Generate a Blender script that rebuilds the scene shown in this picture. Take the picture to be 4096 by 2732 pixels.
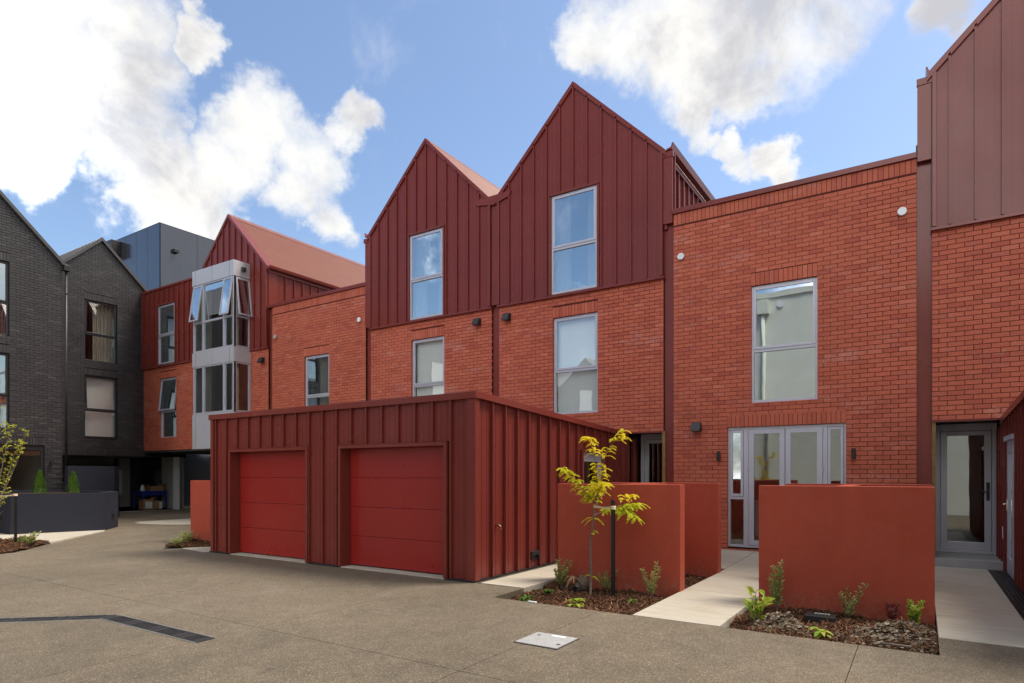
import bpy, bmesh, math, random
from mathutils import Vector, Matrix
rnd = random.Random(7)
sc = bpy.context.scene
for o in list(bpy.data.objects): bpy.data.objects.remove(o)
C = sc.collection

# ------------------------------------------------------------------ camera
# level camera with a rising front (vertical shift), 22 mm on full frame
cam = bpy.data.cameras.new('camera'); camo = bpy.data.objects.new('camera', cam); C.objects.link(camo)
cam.sensor_width = 36; cam.lens = 2506 / 4096 * 36; cam.shift_y = 533 / 4096; cam.clip_end = 2000
camo.location = (0, 0, 1.5); camo.rotation_euler = (math.radians(90), 0, math.radians(33.07))
sc.camera = camo
sc.render.resolution_x = 1024; sc.render.resolution_y = 683

# ------------------------------------------------------------------ sky and sun
SUN = Vector((.38, .37, .95)).normalized()
world = bpy.data.worlds.new('World'); sc.world = world; world.use_nodes = True
nt = world.node_tree; nt.nodes.clear(); L = nt.links.new
def N(t, **k):
    n = nt.nodes.new(t)
    for a, b in k.items(): setattr(n, a, b)
    return n
def M(op, a, b=None, c=None):
    n = N('ShaderNodeMath', operation=op)
    for i, v in enumerate((a, b, c)):
        if v is None: continue
        if isinstance(v, (int, float)): n.inputs[i].default_value = v
        else: L(v, n.inputs[i])
    return n.outputs[0]
def MR(v, a, b, lo=0, hi=1, smooth=True):
    n = N('ShaderNodeMapRange'); n.interpolation_type = 'SMOOTHSTEP' if smooth else 'LINEAR'
    L(v, n.inputs[0])
    for i, x in enumerate((a, b, lo, hi)): n.inputs[i + 1].default_value = x
    return n.outputs[0]
sky = N('ShaderNodeTexSky', sky_type='NISHITA'); sky.sun_disc = False
sky.sun_elevation = math.asin(SUN.z); sky.sun_rotation = math.atan2(SUN.x, SUN.y)
sky.air_density = 1.0; sky.dust_density = 1.1; sky.ozone_density = 2.2
tc = N('ShaderNodeTexCoord').outputs['Generated']
# cumulus banks: direction, angular radius
BANKS = [(-0.822,0.275,0.498,0.121),(-0.821,0.340,0.459,0.085),(-0.865,0.304,0.400,0.058),(-0.819,0.404,0.407,0.059),(-0.805,0.460,0.375,0.057),(-0.761,0.492,0.422,0.050),(-0.721,0.521,0.457,0.049),(-0.703,0.566,0.431,0.054),(-0.710,0.602,0.366,0.037),(-0.655,0.590,0.471,0.030),(-0.743,0.424,0.519,0.026),(-0.356,0.745,0.565,0.040),(-0.287,0.761,0.583,0.074),(-0.204,0.800,0.564,0.095),(-0.121,0.823,0.555,0.080),(-0.188,0.837,0.513,0.044),(-0.246,0.837,0.490,0.031),(-0.241,0.855,0.460,0.021),(-0.207,0.877,0.433,0.028),(-0.159,0.895,0.417,0.028),(0.040,0.850,0.528,0.034),(-0.833,0.436,0.340,0.045),(-0.794,0.495,0.352,0.047)]
# ragged outlines: the direction is warped by two sizes of noise before the banks are read
def vnoise(scale, det, w):
    q = N('ShaderNodeTexNoise'); q.noise_dimensions = '4D'; L(tc, q.inputs['Vector']); q.inputs['W'].default_value = w
    q.inputs['Scale'].default_value = scale; q.inputs['Detail'].default_value = det; q.inputs['Roughness'].default_value = .6
    v = N('ShaderNodeVectorMath', operation='SUBTRACT'); L(q.outputs['Color'], v.inputs[0]); v.inputs[1].default_value = (.5, .5, .5); return v.outputs[0]
def vma(a, b, k):
    v = N('ShaderNodeVectorMath', operation='MULTIPLY_ADD'); L(b, v.inputs[0]); v.inputs[1].default_value = (k, k, k); L(a, v.inputs[2]); return v.outputs[0]
wd = N('ShaderNodeVectorMath', operation='NORMALIZE'); L(vma(tc, vnoise(9, 6, 2.2), .19), wd.inputs[0]); wdir = wd.outputs[0]
mask = None
for x, y, z, r in BANKS:
    n = N('ShaderNodeVectorMath', operation='DOT_PRODUCT'); L(wdir, n.inputs[0]); n.inputs[1].default_value = Vector((x, y, z)).normalized()
    a = MR(n.outputs['Value'], math.cos(r * 1.42 + .006), math.cos(r * .30))
    mask = a if mask is None else M('MAXIMUM', mask, a)
# broken cloud round the unseen sky, made denser to add fill light
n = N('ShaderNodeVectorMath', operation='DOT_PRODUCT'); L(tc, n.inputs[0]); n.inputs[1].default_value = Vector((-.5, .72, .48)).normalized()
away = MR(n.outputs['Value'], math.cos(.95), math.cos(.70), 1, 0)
def noise(scale, det=10, rough=.62, dist=.25, w=0):
    q = N('ShaderNodeTexNoise'); q.noise_dimensions = '4D'; L(tc, q.inputs['Vector'])
    q.inputs['W'].default_value = w; q.inputs['Scale'].default_value = scale; q.inputs['Detail'].default_value = det
    q.inputs['Roughness'].default_value = rough; q.inputs['Distortion'].default_value = dist
    return q.outputs['Fac']
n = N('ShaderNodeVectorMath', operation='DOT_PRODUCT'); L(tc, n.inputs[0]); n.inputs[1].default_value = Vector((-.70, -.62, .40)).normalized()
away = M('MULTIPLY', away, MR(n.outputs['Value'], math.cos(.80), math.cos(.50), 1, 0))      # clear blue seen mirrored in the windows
big = MR(noise(2.3, 4, .5, .2, 3.1), .27, .47)
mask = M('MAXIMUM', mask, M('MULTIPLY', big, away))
fine = noise(9, 8, .64, .35, 1.7)
dens = M('ADD', mask, M('MULTIPLY', M('SUBTRACT', fine, .5), 1.9))
cov = MR(dens, .12, 1.15)
wisp = M('MULTIPLY', MR(noise(5, 7, .68, .5, 6.2), .55, .80), .22)
cov = M('MAXIMUM', cov, M('MULTIPLY', wisp, .4))
shade = MR(M('ADD', noise(6.5, 7, .6, .3, 4.4), M('MULTIPLY', M('SUBTRACT', .75, dens), .10)), .34, .56, .0, 1.0)
cl = N('ShaderNodeMix', data_type='RGBA'); cl.inputs['A'].default_value = (.60, .60, .64, 1); cl.inputs['B'].default_value = (1.04, 1.02, .97, 1); L(shade, cl.inputs['Factor'])
bg1 = N('ShaderNodeBackground'); L(sky.outputs[0], bg1.inputs[0]); bg1.inputs[1].default_value = .057
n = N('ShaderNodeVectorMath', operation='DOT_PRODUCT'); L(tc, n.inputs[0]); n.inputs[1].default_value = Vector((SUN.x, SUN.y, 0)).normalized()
cloud_fill = MR(n.outputs['Value'], -.28, -.74, .29, 2.4)  # clouds opposite the sun, mostly out of view, brightened to add frontal fill
bg2 = N('ShaderNodeBackground'); L(cl.outputs['Result'], bg2.inputs[0]); L(cloud_fill, bg2.inputs[1])
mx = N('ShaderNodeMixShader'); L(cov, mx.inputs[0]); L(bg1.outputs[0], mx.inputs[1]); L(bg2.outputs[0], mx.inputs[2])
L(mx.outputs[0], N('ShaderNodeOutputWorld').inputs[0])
sun = bpy.data.lights.new('sun', 'SUN'); sun.energy = 1.4; sun.angle = math.radians(22); sun.color = (1, .92, .80)
suno = bpy.data.objects.new('sun', sun); C.objects.link(suno); suno.rotation_euler = SUN.to_track_quat('Z', 'Y').to_euler(); suno.location = (10, 10, 40)
sc.view_settings.view_transform = 'Standard'; sc.view_settings.look = 'None'; sc.view_settings.exposure = 1.85; sc.view_settings.gamma = 1

# ------------------------------------------------------------------ materials
MATS = {}
def newmat(name):
    m = bpy.data.materials.new(name); m.use_nodes = True; m.node_tree.nodes.clear(); MATS[name] = m
    return m
class NT:
    def __init__(s, m): s.t = m.node_tree
    def n(s, t, **k):
        q = s.t.nodes.new(t)
        for a, b in k.items(): setattr(q, a, b)
        return q
    def l(s, a, b): s.t.links.new(a, b)
    def val(s, inp, v):
        if isinstance(v, (int, float, tuple)): inp.default_value = v
        else: s.l(v, inp)
    def math(s, op, a, b=0):
        q = s.n('ShaderNodeMath', operation=op); s.val(q.inputs[0], a); s.val(q.inputs[1], b); return q.outputs[0]
    def noise(s, vec, scale, det=4, rough=.55):
        q = s.n('ShaderNodeTexNoise'); s.l(vec, q.inputs['Vector']); q.inputs['Scale'].default_value = scale
        q.inputs['Detail'].default_value = det; q.inputs['Roughness'].default_value = rough; return q.outputs['Fac']
    def mr(s, v, a, b, lo=0, hi=1):
        q = s.n('ShaderNodeMapRange'); s.l(v, q.inputs[0])
        for i, x in enumerate((a, b, lo, hi)): q.inputs[i + 1].default_value = x
        return q.outputs[0]
    def mix(s, f, a, b, bt='MIX'):
        q = s.n('ShaderNodeMix', data_type='RGBA', blend_type=bt)
        s.val(q.inputs['Factor'], f); s.val(q.inputs['A'], a if not isinstance(a, tuple) else (*a[:3], 1)); s.val(q.inputs['B'], b if not isinstance(b, tuple) else (*b[:3], 1))
        return q.outputs['Result']
    def pos(s): return s.n('ShaderNodeNewGeometry').outputs['Position']
    def out(s, col, rough=.6, spec=.5, bump=None, bstr=.2, bdist=.01, metallic=0, coat=0):
        p = s.n('ShaderNodeBsdfPrincipled'); s.val(p.inputs['Base Color'], (*col, 1) if isinstance(col, tuple) else col)
        s.val(p.inputs['Roughness'], rough); p.inputs['Specular IOR Level'].default_value = spec; p.inputs['Metallic'].default_value = metallic
        if coat: p.inputs['Coat Weight'].default_value = coat; p.inputs['Coat Roughness'].default_value = .25
        if bump is not None:
            b = s.n('ShaderNodeBump'); b.inputs['Strength'].default_value = bstr; b.inputs['Distance'].default_value = bdist
            s.l(bump, b.inputs['Height']); s.l(b.outputs[0], p.inputs['Normal'])
        o = s.n('ShaderNodeOutputMaterial'); s.l(p.outputs[0], o.inputs[0]); return p
def plain(name, col, rough=.6, spec=.5, var=.12, vs=2.5, bump=0, bs=80, bd=.004, metallic=0, coat=0):
    t = NT(newmat(name)); p = t.pos()
    k = t.mr(t.noise(p, vs, 5, .6), .3, .7, 1 - var, 1 + var)
    q = t.n('ShaderNodeVectorMath', operation='SCALE'); q.inputs[0].default_value = col; t.l(k, q.inputs['Scale'])
    r = t.mr(t.noise(p, vs * 3, 4), .3, .7, max(.02, rough - .07), min(1, rough + .07))
    t.out(q.outputs[0], r, spec, t.noise(p, bs, 3, .6) if bump else None, bump, bd, metallic, coat)
    return MATS[name]
def brickmat(name, cols, mort, bloom, rough=.75, spec=.35):
    t = NT(newmat(name)); p = t.pos()
    at = t.n('ShaderNodeAttribute'); at.attribute_name = 'tone'
    r = t.math('FRACT', t.math('ADD', at.outputs['Fac'], t.n('ShaderNodeObjectInfo').outputs['Random']))
    cr = t.n('ShaderNodeValToRGB'); cr.color_ramp.interpolation = 'LINEAR'
    for i, (ps, cc) in enumerate(cols):
        e = cr.color_ramp.elements[i] if i < 2 else cr.color_ramp.elements.new(ps)
        e.position = ps; e.color = (*cc, 1)
    t.l(r, cr.inputs[0])
    k = t.mr(t.noise(p, 22, 5, .65), .3, .7, .88, 1.10)
    k2 = t.mr(t.noise(p, .55, 4, .6), .3, .7, .93, 1.06)
    q = t.n('ShaderNodeVectorMath', operation='SCALE'); t.l(cr.outputs[0], q.inputs[0]); t.l(t.math('MULTIPLY', k, k2), q.inputs['Scale'])
    # lime bloom left by the bricklayers, in blotches and streaks
    st = t.n('ShaderNodeMapping'); st.inputs['Scale'].default_value = (1, 1, 3.2); t.l(p, st.inputs[0])
    b1 = t.mr(t.noise(st.outputs[0], .8, 6, .7), .57, .78); b2 = t.mr(t.noise(p, 28, 4, .7), .38, .66)
    col = t.mix(t.math('MULTIPLY', t.math('MULTIPLY', b1, b2), bloom), q.outputs[0], (.62, .46, .42))
    t.out(col, rough, spec, t.noise(p, 140, 4, .7), .35, .003)
    t2 = NT(newmat(name + '_mortar')); p2 = t2.pos()
    t2.out(t2.mix(t2.mr(t2.noise(p2, 12, 4), .3, .7), tuple(x * .8 for x in mort), tuple(x * 1.2 for x in mort)), .9, .2, t2.noise(p2, 200, 3), .4, .003)
brickmat('red_brick', [(0, (.40, .092, .050)), (1, (.53, .148, .088)), (.25, (.47, .118, .066)), (.7, (.48, .116, .063)), (.85, (.38, .080, .050)), (.93, (.44, .113, .072))], (.098, .023, .015), .75)
brickmat('dark_brick', [(0, (.030, .028, .030)), (1, (.060, .055, .058)), (.4, (.043, .040, .042)), (.8, (.035, .032, .034))], (.014, .013, .014), .08, .36, .55)
MET = (.175, .032, .025)
def metalmat(name, col, rough=.27):
    t = NT(newmat(name)); p = t.pos()
    k = t.mr(t.noise(p, .9, 4, .6), .3, .7, .92, 1.08)
    q = t.n('ShaderNodeVectorMath', operation='SCALE'); q.inputs[0].default_value = col; t.l(k, q.inputs['Scale'])
    mp = t.n('ShaderNodeMapping'); mp.inputs['Scale'].default_value = (1, 1, .25); t.l(p, mp.inputs[0])
    oil = t.noise(mp.outputs[0], 1.3, 0, .5)
    dust = t.mr(t.noise(p, 26, 6, .7), .60, .85, 0, .25)
    z = t.n('ShaderNodeSeparateXYZ'); t.l(p, z.inputs[0])
    low = t.mr(z.outputs['Z'], -.1, .55, 1, 0)
    col2 = t.mix(t.math('MULTIPLY', dust, low), q.outputs[0], (.42, .33, .28))
    t.out(col2, t.mr(t.noise(p, .8, 2), .3, .7, rough - .03, rough + .05), .28)
metalmat('red_metal', MET)
metalmat('red_flashing', (.185, .036, .027), .24)
plain('roof_red', (.195, .060, .038), .42, .5, .08)
plain('garage_door_red', (.27, .016, .012), .33, .5, .06, .8)
t = NT(newmat('render_red')); p = t.pos()
k = t.mr(t.noise(p, .9, 6, .65), .3, .7, .95, 1.06); k3 = t.mr(t.noise(p, 9, 5, .7), .3, .7, .95, 1.05)
mp = t.n('ShaderNodeMapping'); mp.inputs['Scale'].default_value = (1, 1, .09); t.l(p, mp.inputs[0])
k2 = t.mr(t.noise(mp.outputs[0], 7, 5, .65), .35, .75, 1.02, .92)
q = t.n('ShaderNodeVectorMath', operation='SCALE'); q.inputs[0].default_value = (.37, .060, .031); t.l(t.math('MULTIPLY', k, t.math('MULTIPLY', k2, k3)), q.inputs['Scale'])
z = t.n('ShaderNodeSeparateXYZ'); t.l(p, z.inputs[0])
spl = t.math('MULTIPLY', t.mr(z.outputs['Z'], -.18, .16, .55, 0), t.mr(t.noise(p, 16, 6, .75), .42, .66))
t.out(t.mix(spl, q.outputs[0], (.30, .20, .14)), t.mr(t.noise(p, 5, 4), .3, .7, .62, .85), .35, t.noise(p, 110, 5, .75), .5, .006)
plain('render_charcoal', (.0135, .0150, .027), .65, .4, .08, 1.4, .30, 150, .004)
plain('aluminium', (.47, .47, .53), .38, .5, .04, 2, 0, metallic=.25)
plain('bay_panel', (.48, .48, .52), .34, .5, .04, 1.2, 0, metallic=.15)
plain('black_frame', (.022, .022, .024), .40, .5)
plain('black_metal', (.018, .018, .020), .45, .5)
plain('grey_cladding', (.11, .120, .145), .16, .5, .04, 1, 0, metallic=.75)
plain('dark_roof', (.075, .073, .076), .40, .5)
plain('soffit', (.05, .045, .042), .7, .3)
plain('timber_jamb', (.22, .12, .045), .6, .3, .25, 9)
plain('plaster', (.52, .50, .46), .9, .2, .04)
plain('room_dark', (.20, .185, .165), .9, .2, .06)
plain('blind_white', (.80, .81, .80), .8, .2, .03)
plain('curtain_cloth', (.46, .40, .34), .9, .2, .1)
plain('linen', (.72, .74, .74), .9, .2, .05, 6, .3, 20, .02)
plain('white_plastic', (.72, .74, .76), .4, .5, .03)
plain('rendered_wall', (.66, .67, .60), .85, .2, .06, 1.5, .3, 60, .005)
plain('timber_ply', (.30, .17, .075), .7, .3, .2, 5)
plain('blue_paint', (.012, .03, .22), .4, .5)
plain('cardboard', (.36, .21, .11), .85, .2, .1)
plain('paper_label', (.70, .70, .68), .7, .3)
plain('chrome', (.7, .7, .7), .2, .5, .05, 3, 0, metallic=1)
plain('bark', (.16, .125, .10), .85, .25, .3, 30, .6, 120, .004)
plain('stake_black', (.010, .010, .012), .35, .5, .1, 8)
plain('tie_webbing', (.60, .48, .32), .85, .2, .1, 20)
plain('stone', (.16, .12, .09), .9, .2, .3, 18, .8, 60, .01)
plain('dead_leaf', (.30, .21, .11), .85, .2, .25, 25)
plain('drain_iron', (.026, .024, .024), .45, .5, .3, 14)
plain('drain_steel', (.50, .49, .47), .4, .5, .1, metallic=.6)
plain('cover_steel', (.34, .335, .335), .70, .3, .10, 9)
plain('groove', (.030, .027, .024), .95, .1)
plain('brass', (.5, .42, .28), .3, .5, .1, metallic=1)
def leafmat(name, a, b, trans=.35):
    t = NT(newmat(name)); at = t.n('ShaderNodeAttribute'); at.attribute_name = 'tone'
    col = t.mix(at.outputs['Fac'], a, b)
    p = t.n('ShaderNodeBsdfPrincipled'); t.l(col, p.inputs['Base Color']); p.inputs['Roughness'].default_value = .55; p.inputs['Specular IOR Level'].default_value = .35
    tr = t.n('ShaderNodeBsdfTranslucent'); t.l(col, tr.inputs[0])
    mxs = t.n('ShaderNodeMixShader'); mxs.inputs[0].default_value = trans; t.l(p.outputs[0], mxs.inputs[1]); t.l(tr.outputs[0], mxs.inputs[2])
    t.l(mxs.outputs[0], t.n('ShaderNodeOutputMaterial').inputs[0])
leafmat('leaf_gold', (.92, .74, .02), (.44, .60, .02), .5)
leafmat('leaf_lime', (.32, .42, .03), (.66, .58, .04), .45)
leafmat('leaf_olive', (.22, .28, .07), (.44, .44, .15))
leafmat('leaf_green', (.06, .15, .02), (.16, .27, .04))
leafmat('leaf_bright', (.22, .36, .03), (.42, .46, .06), .4)
leafmat('leaf_conifer', (.045, .13, .012), (.15, .27, .02))
leafmat('leaf_red', (.20, .035, .03), (.32, .09, .07))
def tonemat(name, cols, rough=.9):
    t = NT(newmat(name)); at = t.n('ShaderNodeAttribute'); at.attribute_name = 'tone'; cr = t.n('ShaderNodeValToRGB')
    for i, (ps, cc) in enumerate(cols):
        e = cr.color_ramp.elements[i] if i < 2 else cr.color_ramp.elements.new(ps)
        e.position = ps; e.color = (*cc, 1)
    t.l(at.outputs['Fac'], cr.inputs[0]); t.out(cr.outputs[0], rough, .25)
tonemat('bark_chip', [(0, (.055, .024, .012)), (1, (.40, .235, .125)), (.45, (.115, .052, .026)), (.85, (.21, .105, .052))])
tonemat('pebble', [(0, (.075, .055, .038)), (1, (.40, .34, .25)), (.5, (.19, .145, .10)), (.85, (.27, .215, .15))])
plain('mulch_soil', (.050, .026, .016), .95, .1, .4, 14, .8, 60, .02)
plain('rubble_soil', (.20, .16, .115), .95, .1, .35, 10, .9, 60, .02)
# exposed aggregate
t = NT(newmat('aggregate')); p = t.pos()
vo = t.n('ShaderNodeTexVoronoi'); vo.inputs['Scale'].default_value = 135; t.l(p, vo.inputs['Vector'])
sp = t.n('ShaderNodeSeparateColor'); t.l(vo.outputs['Color'], sp.inputs[0])
cr = t.n('ShaderNodeValToRGB')
for i, (ps, cc) in enumerate([(0, (.086, .068, .046)), (1, (.38, .315, .228)), (.35, (.121, .097, .066)), (.72, (.149, .119, .082)), (.93, (.21, .171, .121))]):
    e = cr.color_ramp.elements[i] if i < 2 else cr.color_ramp.elements.new(ps)
    e.position = ps; e.color = (*cc, 1)
t.l(sp.outputs[0], cr.inputs[0])
k = t.math('MULTIPLY', t.mr(t.noise(p, .35, 6, .65), .3, .7, .80, 1.18), t.mr(t.noise(p, 5, 6, .7), .3, .7, .84, 1.14))
q = t.n('ShaderNodeVectorMath', operation='SCALE'); t.l(cr.outputs[0], q.inputs[0]); t.l(k, q.inputs['Scale'])
stain = t.math('MULTIPLY', t.mr(t.noise(p, 1.6, 7, .72), .54, .70, 0, .30), t.mr(t.noise(p, .21, 3, .5), .40, .60))
spot_ = t.mr(t.noise(p, 3.7, 3, .5), .715, .745, 0, .42)
q0 = t.mix(t.math('MAXIMUM', stain, spot_), q.outputs[0], (.055, .046, .036))
pale = t.math('MULTIPLY', t.mr(t.noise(p, 1.1, 6, .7), .57, .80), .42)
t.out(t.mix(pale, q0, (.26, .222, .178)), .72, .35, vo.outputs['Distance'], .45, .006)
# brushed concrete
t = NT(newmat('concrete')); p = t.pos()
mp = t.n('ShaderNodeMapping'); mp.inputs['Scale'].default_value = (1, 9, 1); t.l(p, mp.inputs[0])
c1 = t.mix(t.mr(t.noise(mp.outputs[0], 1.6, 6, .65), .35, .68), (.38, .34, .272), (.475, .43, .36))
stn = t.math('MULTIPLY', t.mr(t.noise(p, 1.7, 5, .65), .52, .74), .45)
c2 = t.mix(stn, c1, (.36, .285, .195))
spk = t.mr(t.noise(p, 60, 2, .5), .70, .74, 0, .35)
t.out(t.mix(spk, c2, (.18, .15, .12)), .8, .3, t.noise(mp.outputs[0], 45, 3), .2, .003)
# kerb side concrete
plain('concrete_side', (.30, .285, .26), .9, .2, .2, 10, .4, 60, .006)
plain('step_stone', (.33, .32, .31), .7, .3, .08, 4)
# glazing: coated double glazing, strong mirror of the sky
def glassmat(name, lo, tint, trans):
    t = NT(newmat(name)); p = t.pos()
    fr = t.n('ShaderNodeFresnel'); fr.inputs['IOR'].default_value = 1.52
    f = t.math('MINIMUM', t.math('ADD', t.math('MULTIPLY', fr.outputs[0], 1.6), lo), 1.0)
    f = t.math('MULTIPLY', f, t.math('SUBTRACT', 1.0, t.n('ShaderNodeNewGeometry').outputs['Backfacing']))     # one mirror surface per pane
    g = t.n('ShaderNodeBsdfGlossy'); g.inputs['Roughness'].default_value = .0; g.inputs['Color'].default_value = (*tint, 1)
    b = t.n('ShaderNodeBump'); b.inputs['Strength'].default_value = .05; b.inputs['Distance'].default_value = .02
    t.l(t.noise(p, 1.7, 1), b.inputs['Height']); t.l(b.outputs[0], g.inputs['Normal'])
    tr = t.n('ShaderNodeBsdfTransparent'); tr.inputs[0].default_value = (*trans, 1)
    m = t.n('ShaderNodeMixShader'); t.l(f, m.inputs[0]); t.l(tr.outputs[0], m.inputs[1]); t.l(g.outputs[0], m.inputs[2])
    t.l(m.outputs[0], t.n('ShaderNodeOutputMaterial').inputs[0])
glassmat('glass', .46, (.86, .96, 1.0), (.90, .94, .93))
glassmat('glass_blind', .20, (.92, .98, 1.0), (.95, .97, .96))
glassmat('glass_clear', .10, (.95, 1, 1), (.92, .95, .94))

# ------------------------------------------------------------------ geometry helpers
def plane(kind, at):
    if kind == 'F': return lambda u, d, z: (u, at - d, z)      # wall facing -Y
    if kind == 'B': return lambda u, d, z: (u, at + d, z)      # wall facing +Y
    if kind == 'E': return lambda u, d, z: (at + d, u, z)      # wall facing +X
    if kind == 'W': return lambda u, d, z: (at - d, u, z)      # wall facing -X
XYZ = lambda x, y, z: (x, y, z)
class MB:
    def __init__(s, pl=XYZ): s.v = []; s.f = []; s.pl = pl; s.tone = []; s.tf = None
    def add(s, vs, fs, tone=0.):
        b = len(s.v)
        for q in vs:
            if s.tf: q = s.tf(*q)
            s.v.append(s.pl(*q))
        for q in fs: s.f.append(tuple(b + i for i in q)); s.tone.append(tone)
        return s
    def box(s, a0, a1, b0, b1, c0, c1, tone=0.):
        return s.add([(a0, b0, c0), (a1, b0, c0), (a1, b1, c0), (a0, b1, c0), (a0, b0, c1), (a1, b0, c1), (a1, b1, c1), (a0, b1, c1)],
                     [(0, 1, 2, 3), (4, 5, 6, 7), (0, 1, 5, 4), (1, 2, 6, 5), (2, 3, 7, 6), (3, 0, 4, 7)], tone)
    def prism(s, poly, d0, d1, tone=0.):          # polygon in (u, z), extruded in d
        n = len(poly)
        return s.add([(u, d0, z) for u, z in poly] + [(u, d1, z) for u, z in poly],
                     [tuple(range(n)), tuple(range(n, 2 * n))] + [(i, (i + 1) % n, n + (i + 1) % n, n + i) for i in range(n)], tone)
    def slab(s, poly, z0, z1, tone=0.):           # polygon in (x, y), extruded in z
        n = len(poly)
        return s.add([(x, y, z0) for x, y in poly] + [(x, y, z1) for x, y in poly],
                     [tuple(range(n)), tuple(range(n, 2 * n))] + [(i, (i + 1) % n, n + (i + 1) % n, n + i) for i in range(n)], tone)
    def ring(s, u0, u1, z0, z1, w, d0, d1, wt=None, wb=None):   # picture frame from four mitred-looking bars
        wt = w if wt is None else wt; wb = w if wb is None else wb
        s.box(u0, u0 + w, d0, d1, z0, z1); s.box(u1 - w, u1, d0, d1, z0, z1)
        s.box(u0 + w, u1 - w, d0, d1, z1 - wt, z1); s.box(u0 + w, u1 - w, d0, d1, z0, z0 + wb); return s
    def tube(s, pts, rad, n=8, tone=0.):
        pts = [Vector(q) for q in pts]
        if isinstance(rad, (int, float)): rad = [rad] * len(pts)
        base = []; vs = []; fs = []
        for i, q in enumerate(pts):
            dr = (pts[min(i + 1, len(pts) - 1)] - pts[max(i - 1, 0)]).normalized()
            e1 = dr.cross(Vector((.31, .17, .93))).normalized(); e2 = dr.cross(e1)
            for k in range(n):
                an = 2 * math.pi * k / n; vs.append(tuple(q + (e1 * math.cos(an) + e2 * math.sin(an)) * rad[i]))
        for i in range(len(pts) - 1):
            for k in range(n): fs.append((i * n + k, i * n + (k + 1) % n, (i + 1) * n + (k + 1) % n, (i + 1) * n + k))
        fs.append(tuple(range(n))); fs.append(tuple((len(pts) - 1) * n + k for k in range(n)))
        return s.add(vs, fs, tone)
    def lathe(s, prof, c, n=20, ax='z', tone=0.):   # profile of (r, h) about c
        vs = []; fs = []
        for r, hh in prof:
            for k in range(n):
                an = 2 * math.pi * k / n; a, b = r * math.cos(an), r * math.sin(an)
                vs.append({'z': (c[0] + a, c[1] + b, c[2] + hh), 'd': (c[0] + a, c[1] + hh, c[2] + b)}[ax])
        for i in range(len(prof) - 1):
            for k in range(n): fs.append((i * n + k, i * n + (k + 1) % n, (i + 1) * n + (k + 1) % n, (i + 1) * n + k))
        fs.append(tuple(range(n))); fs.append(tuple((len(prof) - 1) * n + k for k in range(n)))
        return s.add(vs, fs, tone)
    def build(s, name, mat, parent=None, bevel=0, smooth=False, normals=True, tone=False, kind=None):
        me = bpy.data.meshes.new(name); me.from_pydata(s.v, [], s.f)
        if normals:
            bm = bmesh.new(); bm.from_mesh(me); bmesh.ops.recalc_face_normals(bm, faces=bm.faces); bm.to_mesh(me); bm.free()
        if tone:
            at = me.attributes.new('tone', 'FLOAT', 'FACE'); at.data.foreach_set('value', s.tone)
        if smooth: me.polygons.foreach_set('use_smooth', [True] * len(me.polygons))
        me.materials.append(MATS[mat]); me.update()
        o = bpy.data.objects.new(name, me); C.objects.link(o)
        if parent: par(o, parent)
        if kind: o['kind'] = kind
        if bevel:
            m = o.modifiers.new('edge', 'BEVEL'); m.width = bevel; m.segments = 2; m.limit_method = 'ANGLE'
        return o
def wloc(p):
    v = p.location.copy()
    while p.parent:
        v = p.matrix_parent_inverse.to_translation() + v; p = p.parent; v = v + p.location
    return v
def par(o, p):
    o.parent = p; o.matrix_parent_inverse = Matrix.Translation(-wloc(p))
def thing(name, label, cat, loc, group=None):
    o = bpy.data.objects.new(name, None); C.objects.link(o); o.location = loc; o.empty_display_size = .3
    o['label'] = label; o['category'] = cat
    if group: o['group'] = group
    return o
def tag(o, label, cat, group=None):
    o['label'] = label; o['category'] = cat
    if group: o['group'] = group
    return o
def struct(o): o['kind'] = 'structure'; return o
def lines(top, u0, u1, ops, extra=()):
    us = {u0, u1} | {x for x in extra if u0 < x < u1}
    for a, b, c_, d_ in ops:
        for x in (a, b):
            if u0 < x < u1: us.add(x)
    return sorted(us)
def spans(z0, z1, um, ops):
    iv = [(z0, z1)]
    for a, b, c_, d_ in ops:
        if a < um < b:
            nv = []
            for p0, p1 in iv:
                if d_ <= p0 or c_ >= p1: nv.append((p0, p1)); continue
                if c_ > p0: nv.append((p0, c_))
                if d_ < p1: nv.append((d_, p1))
            iv = nv
    return iv

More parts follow.
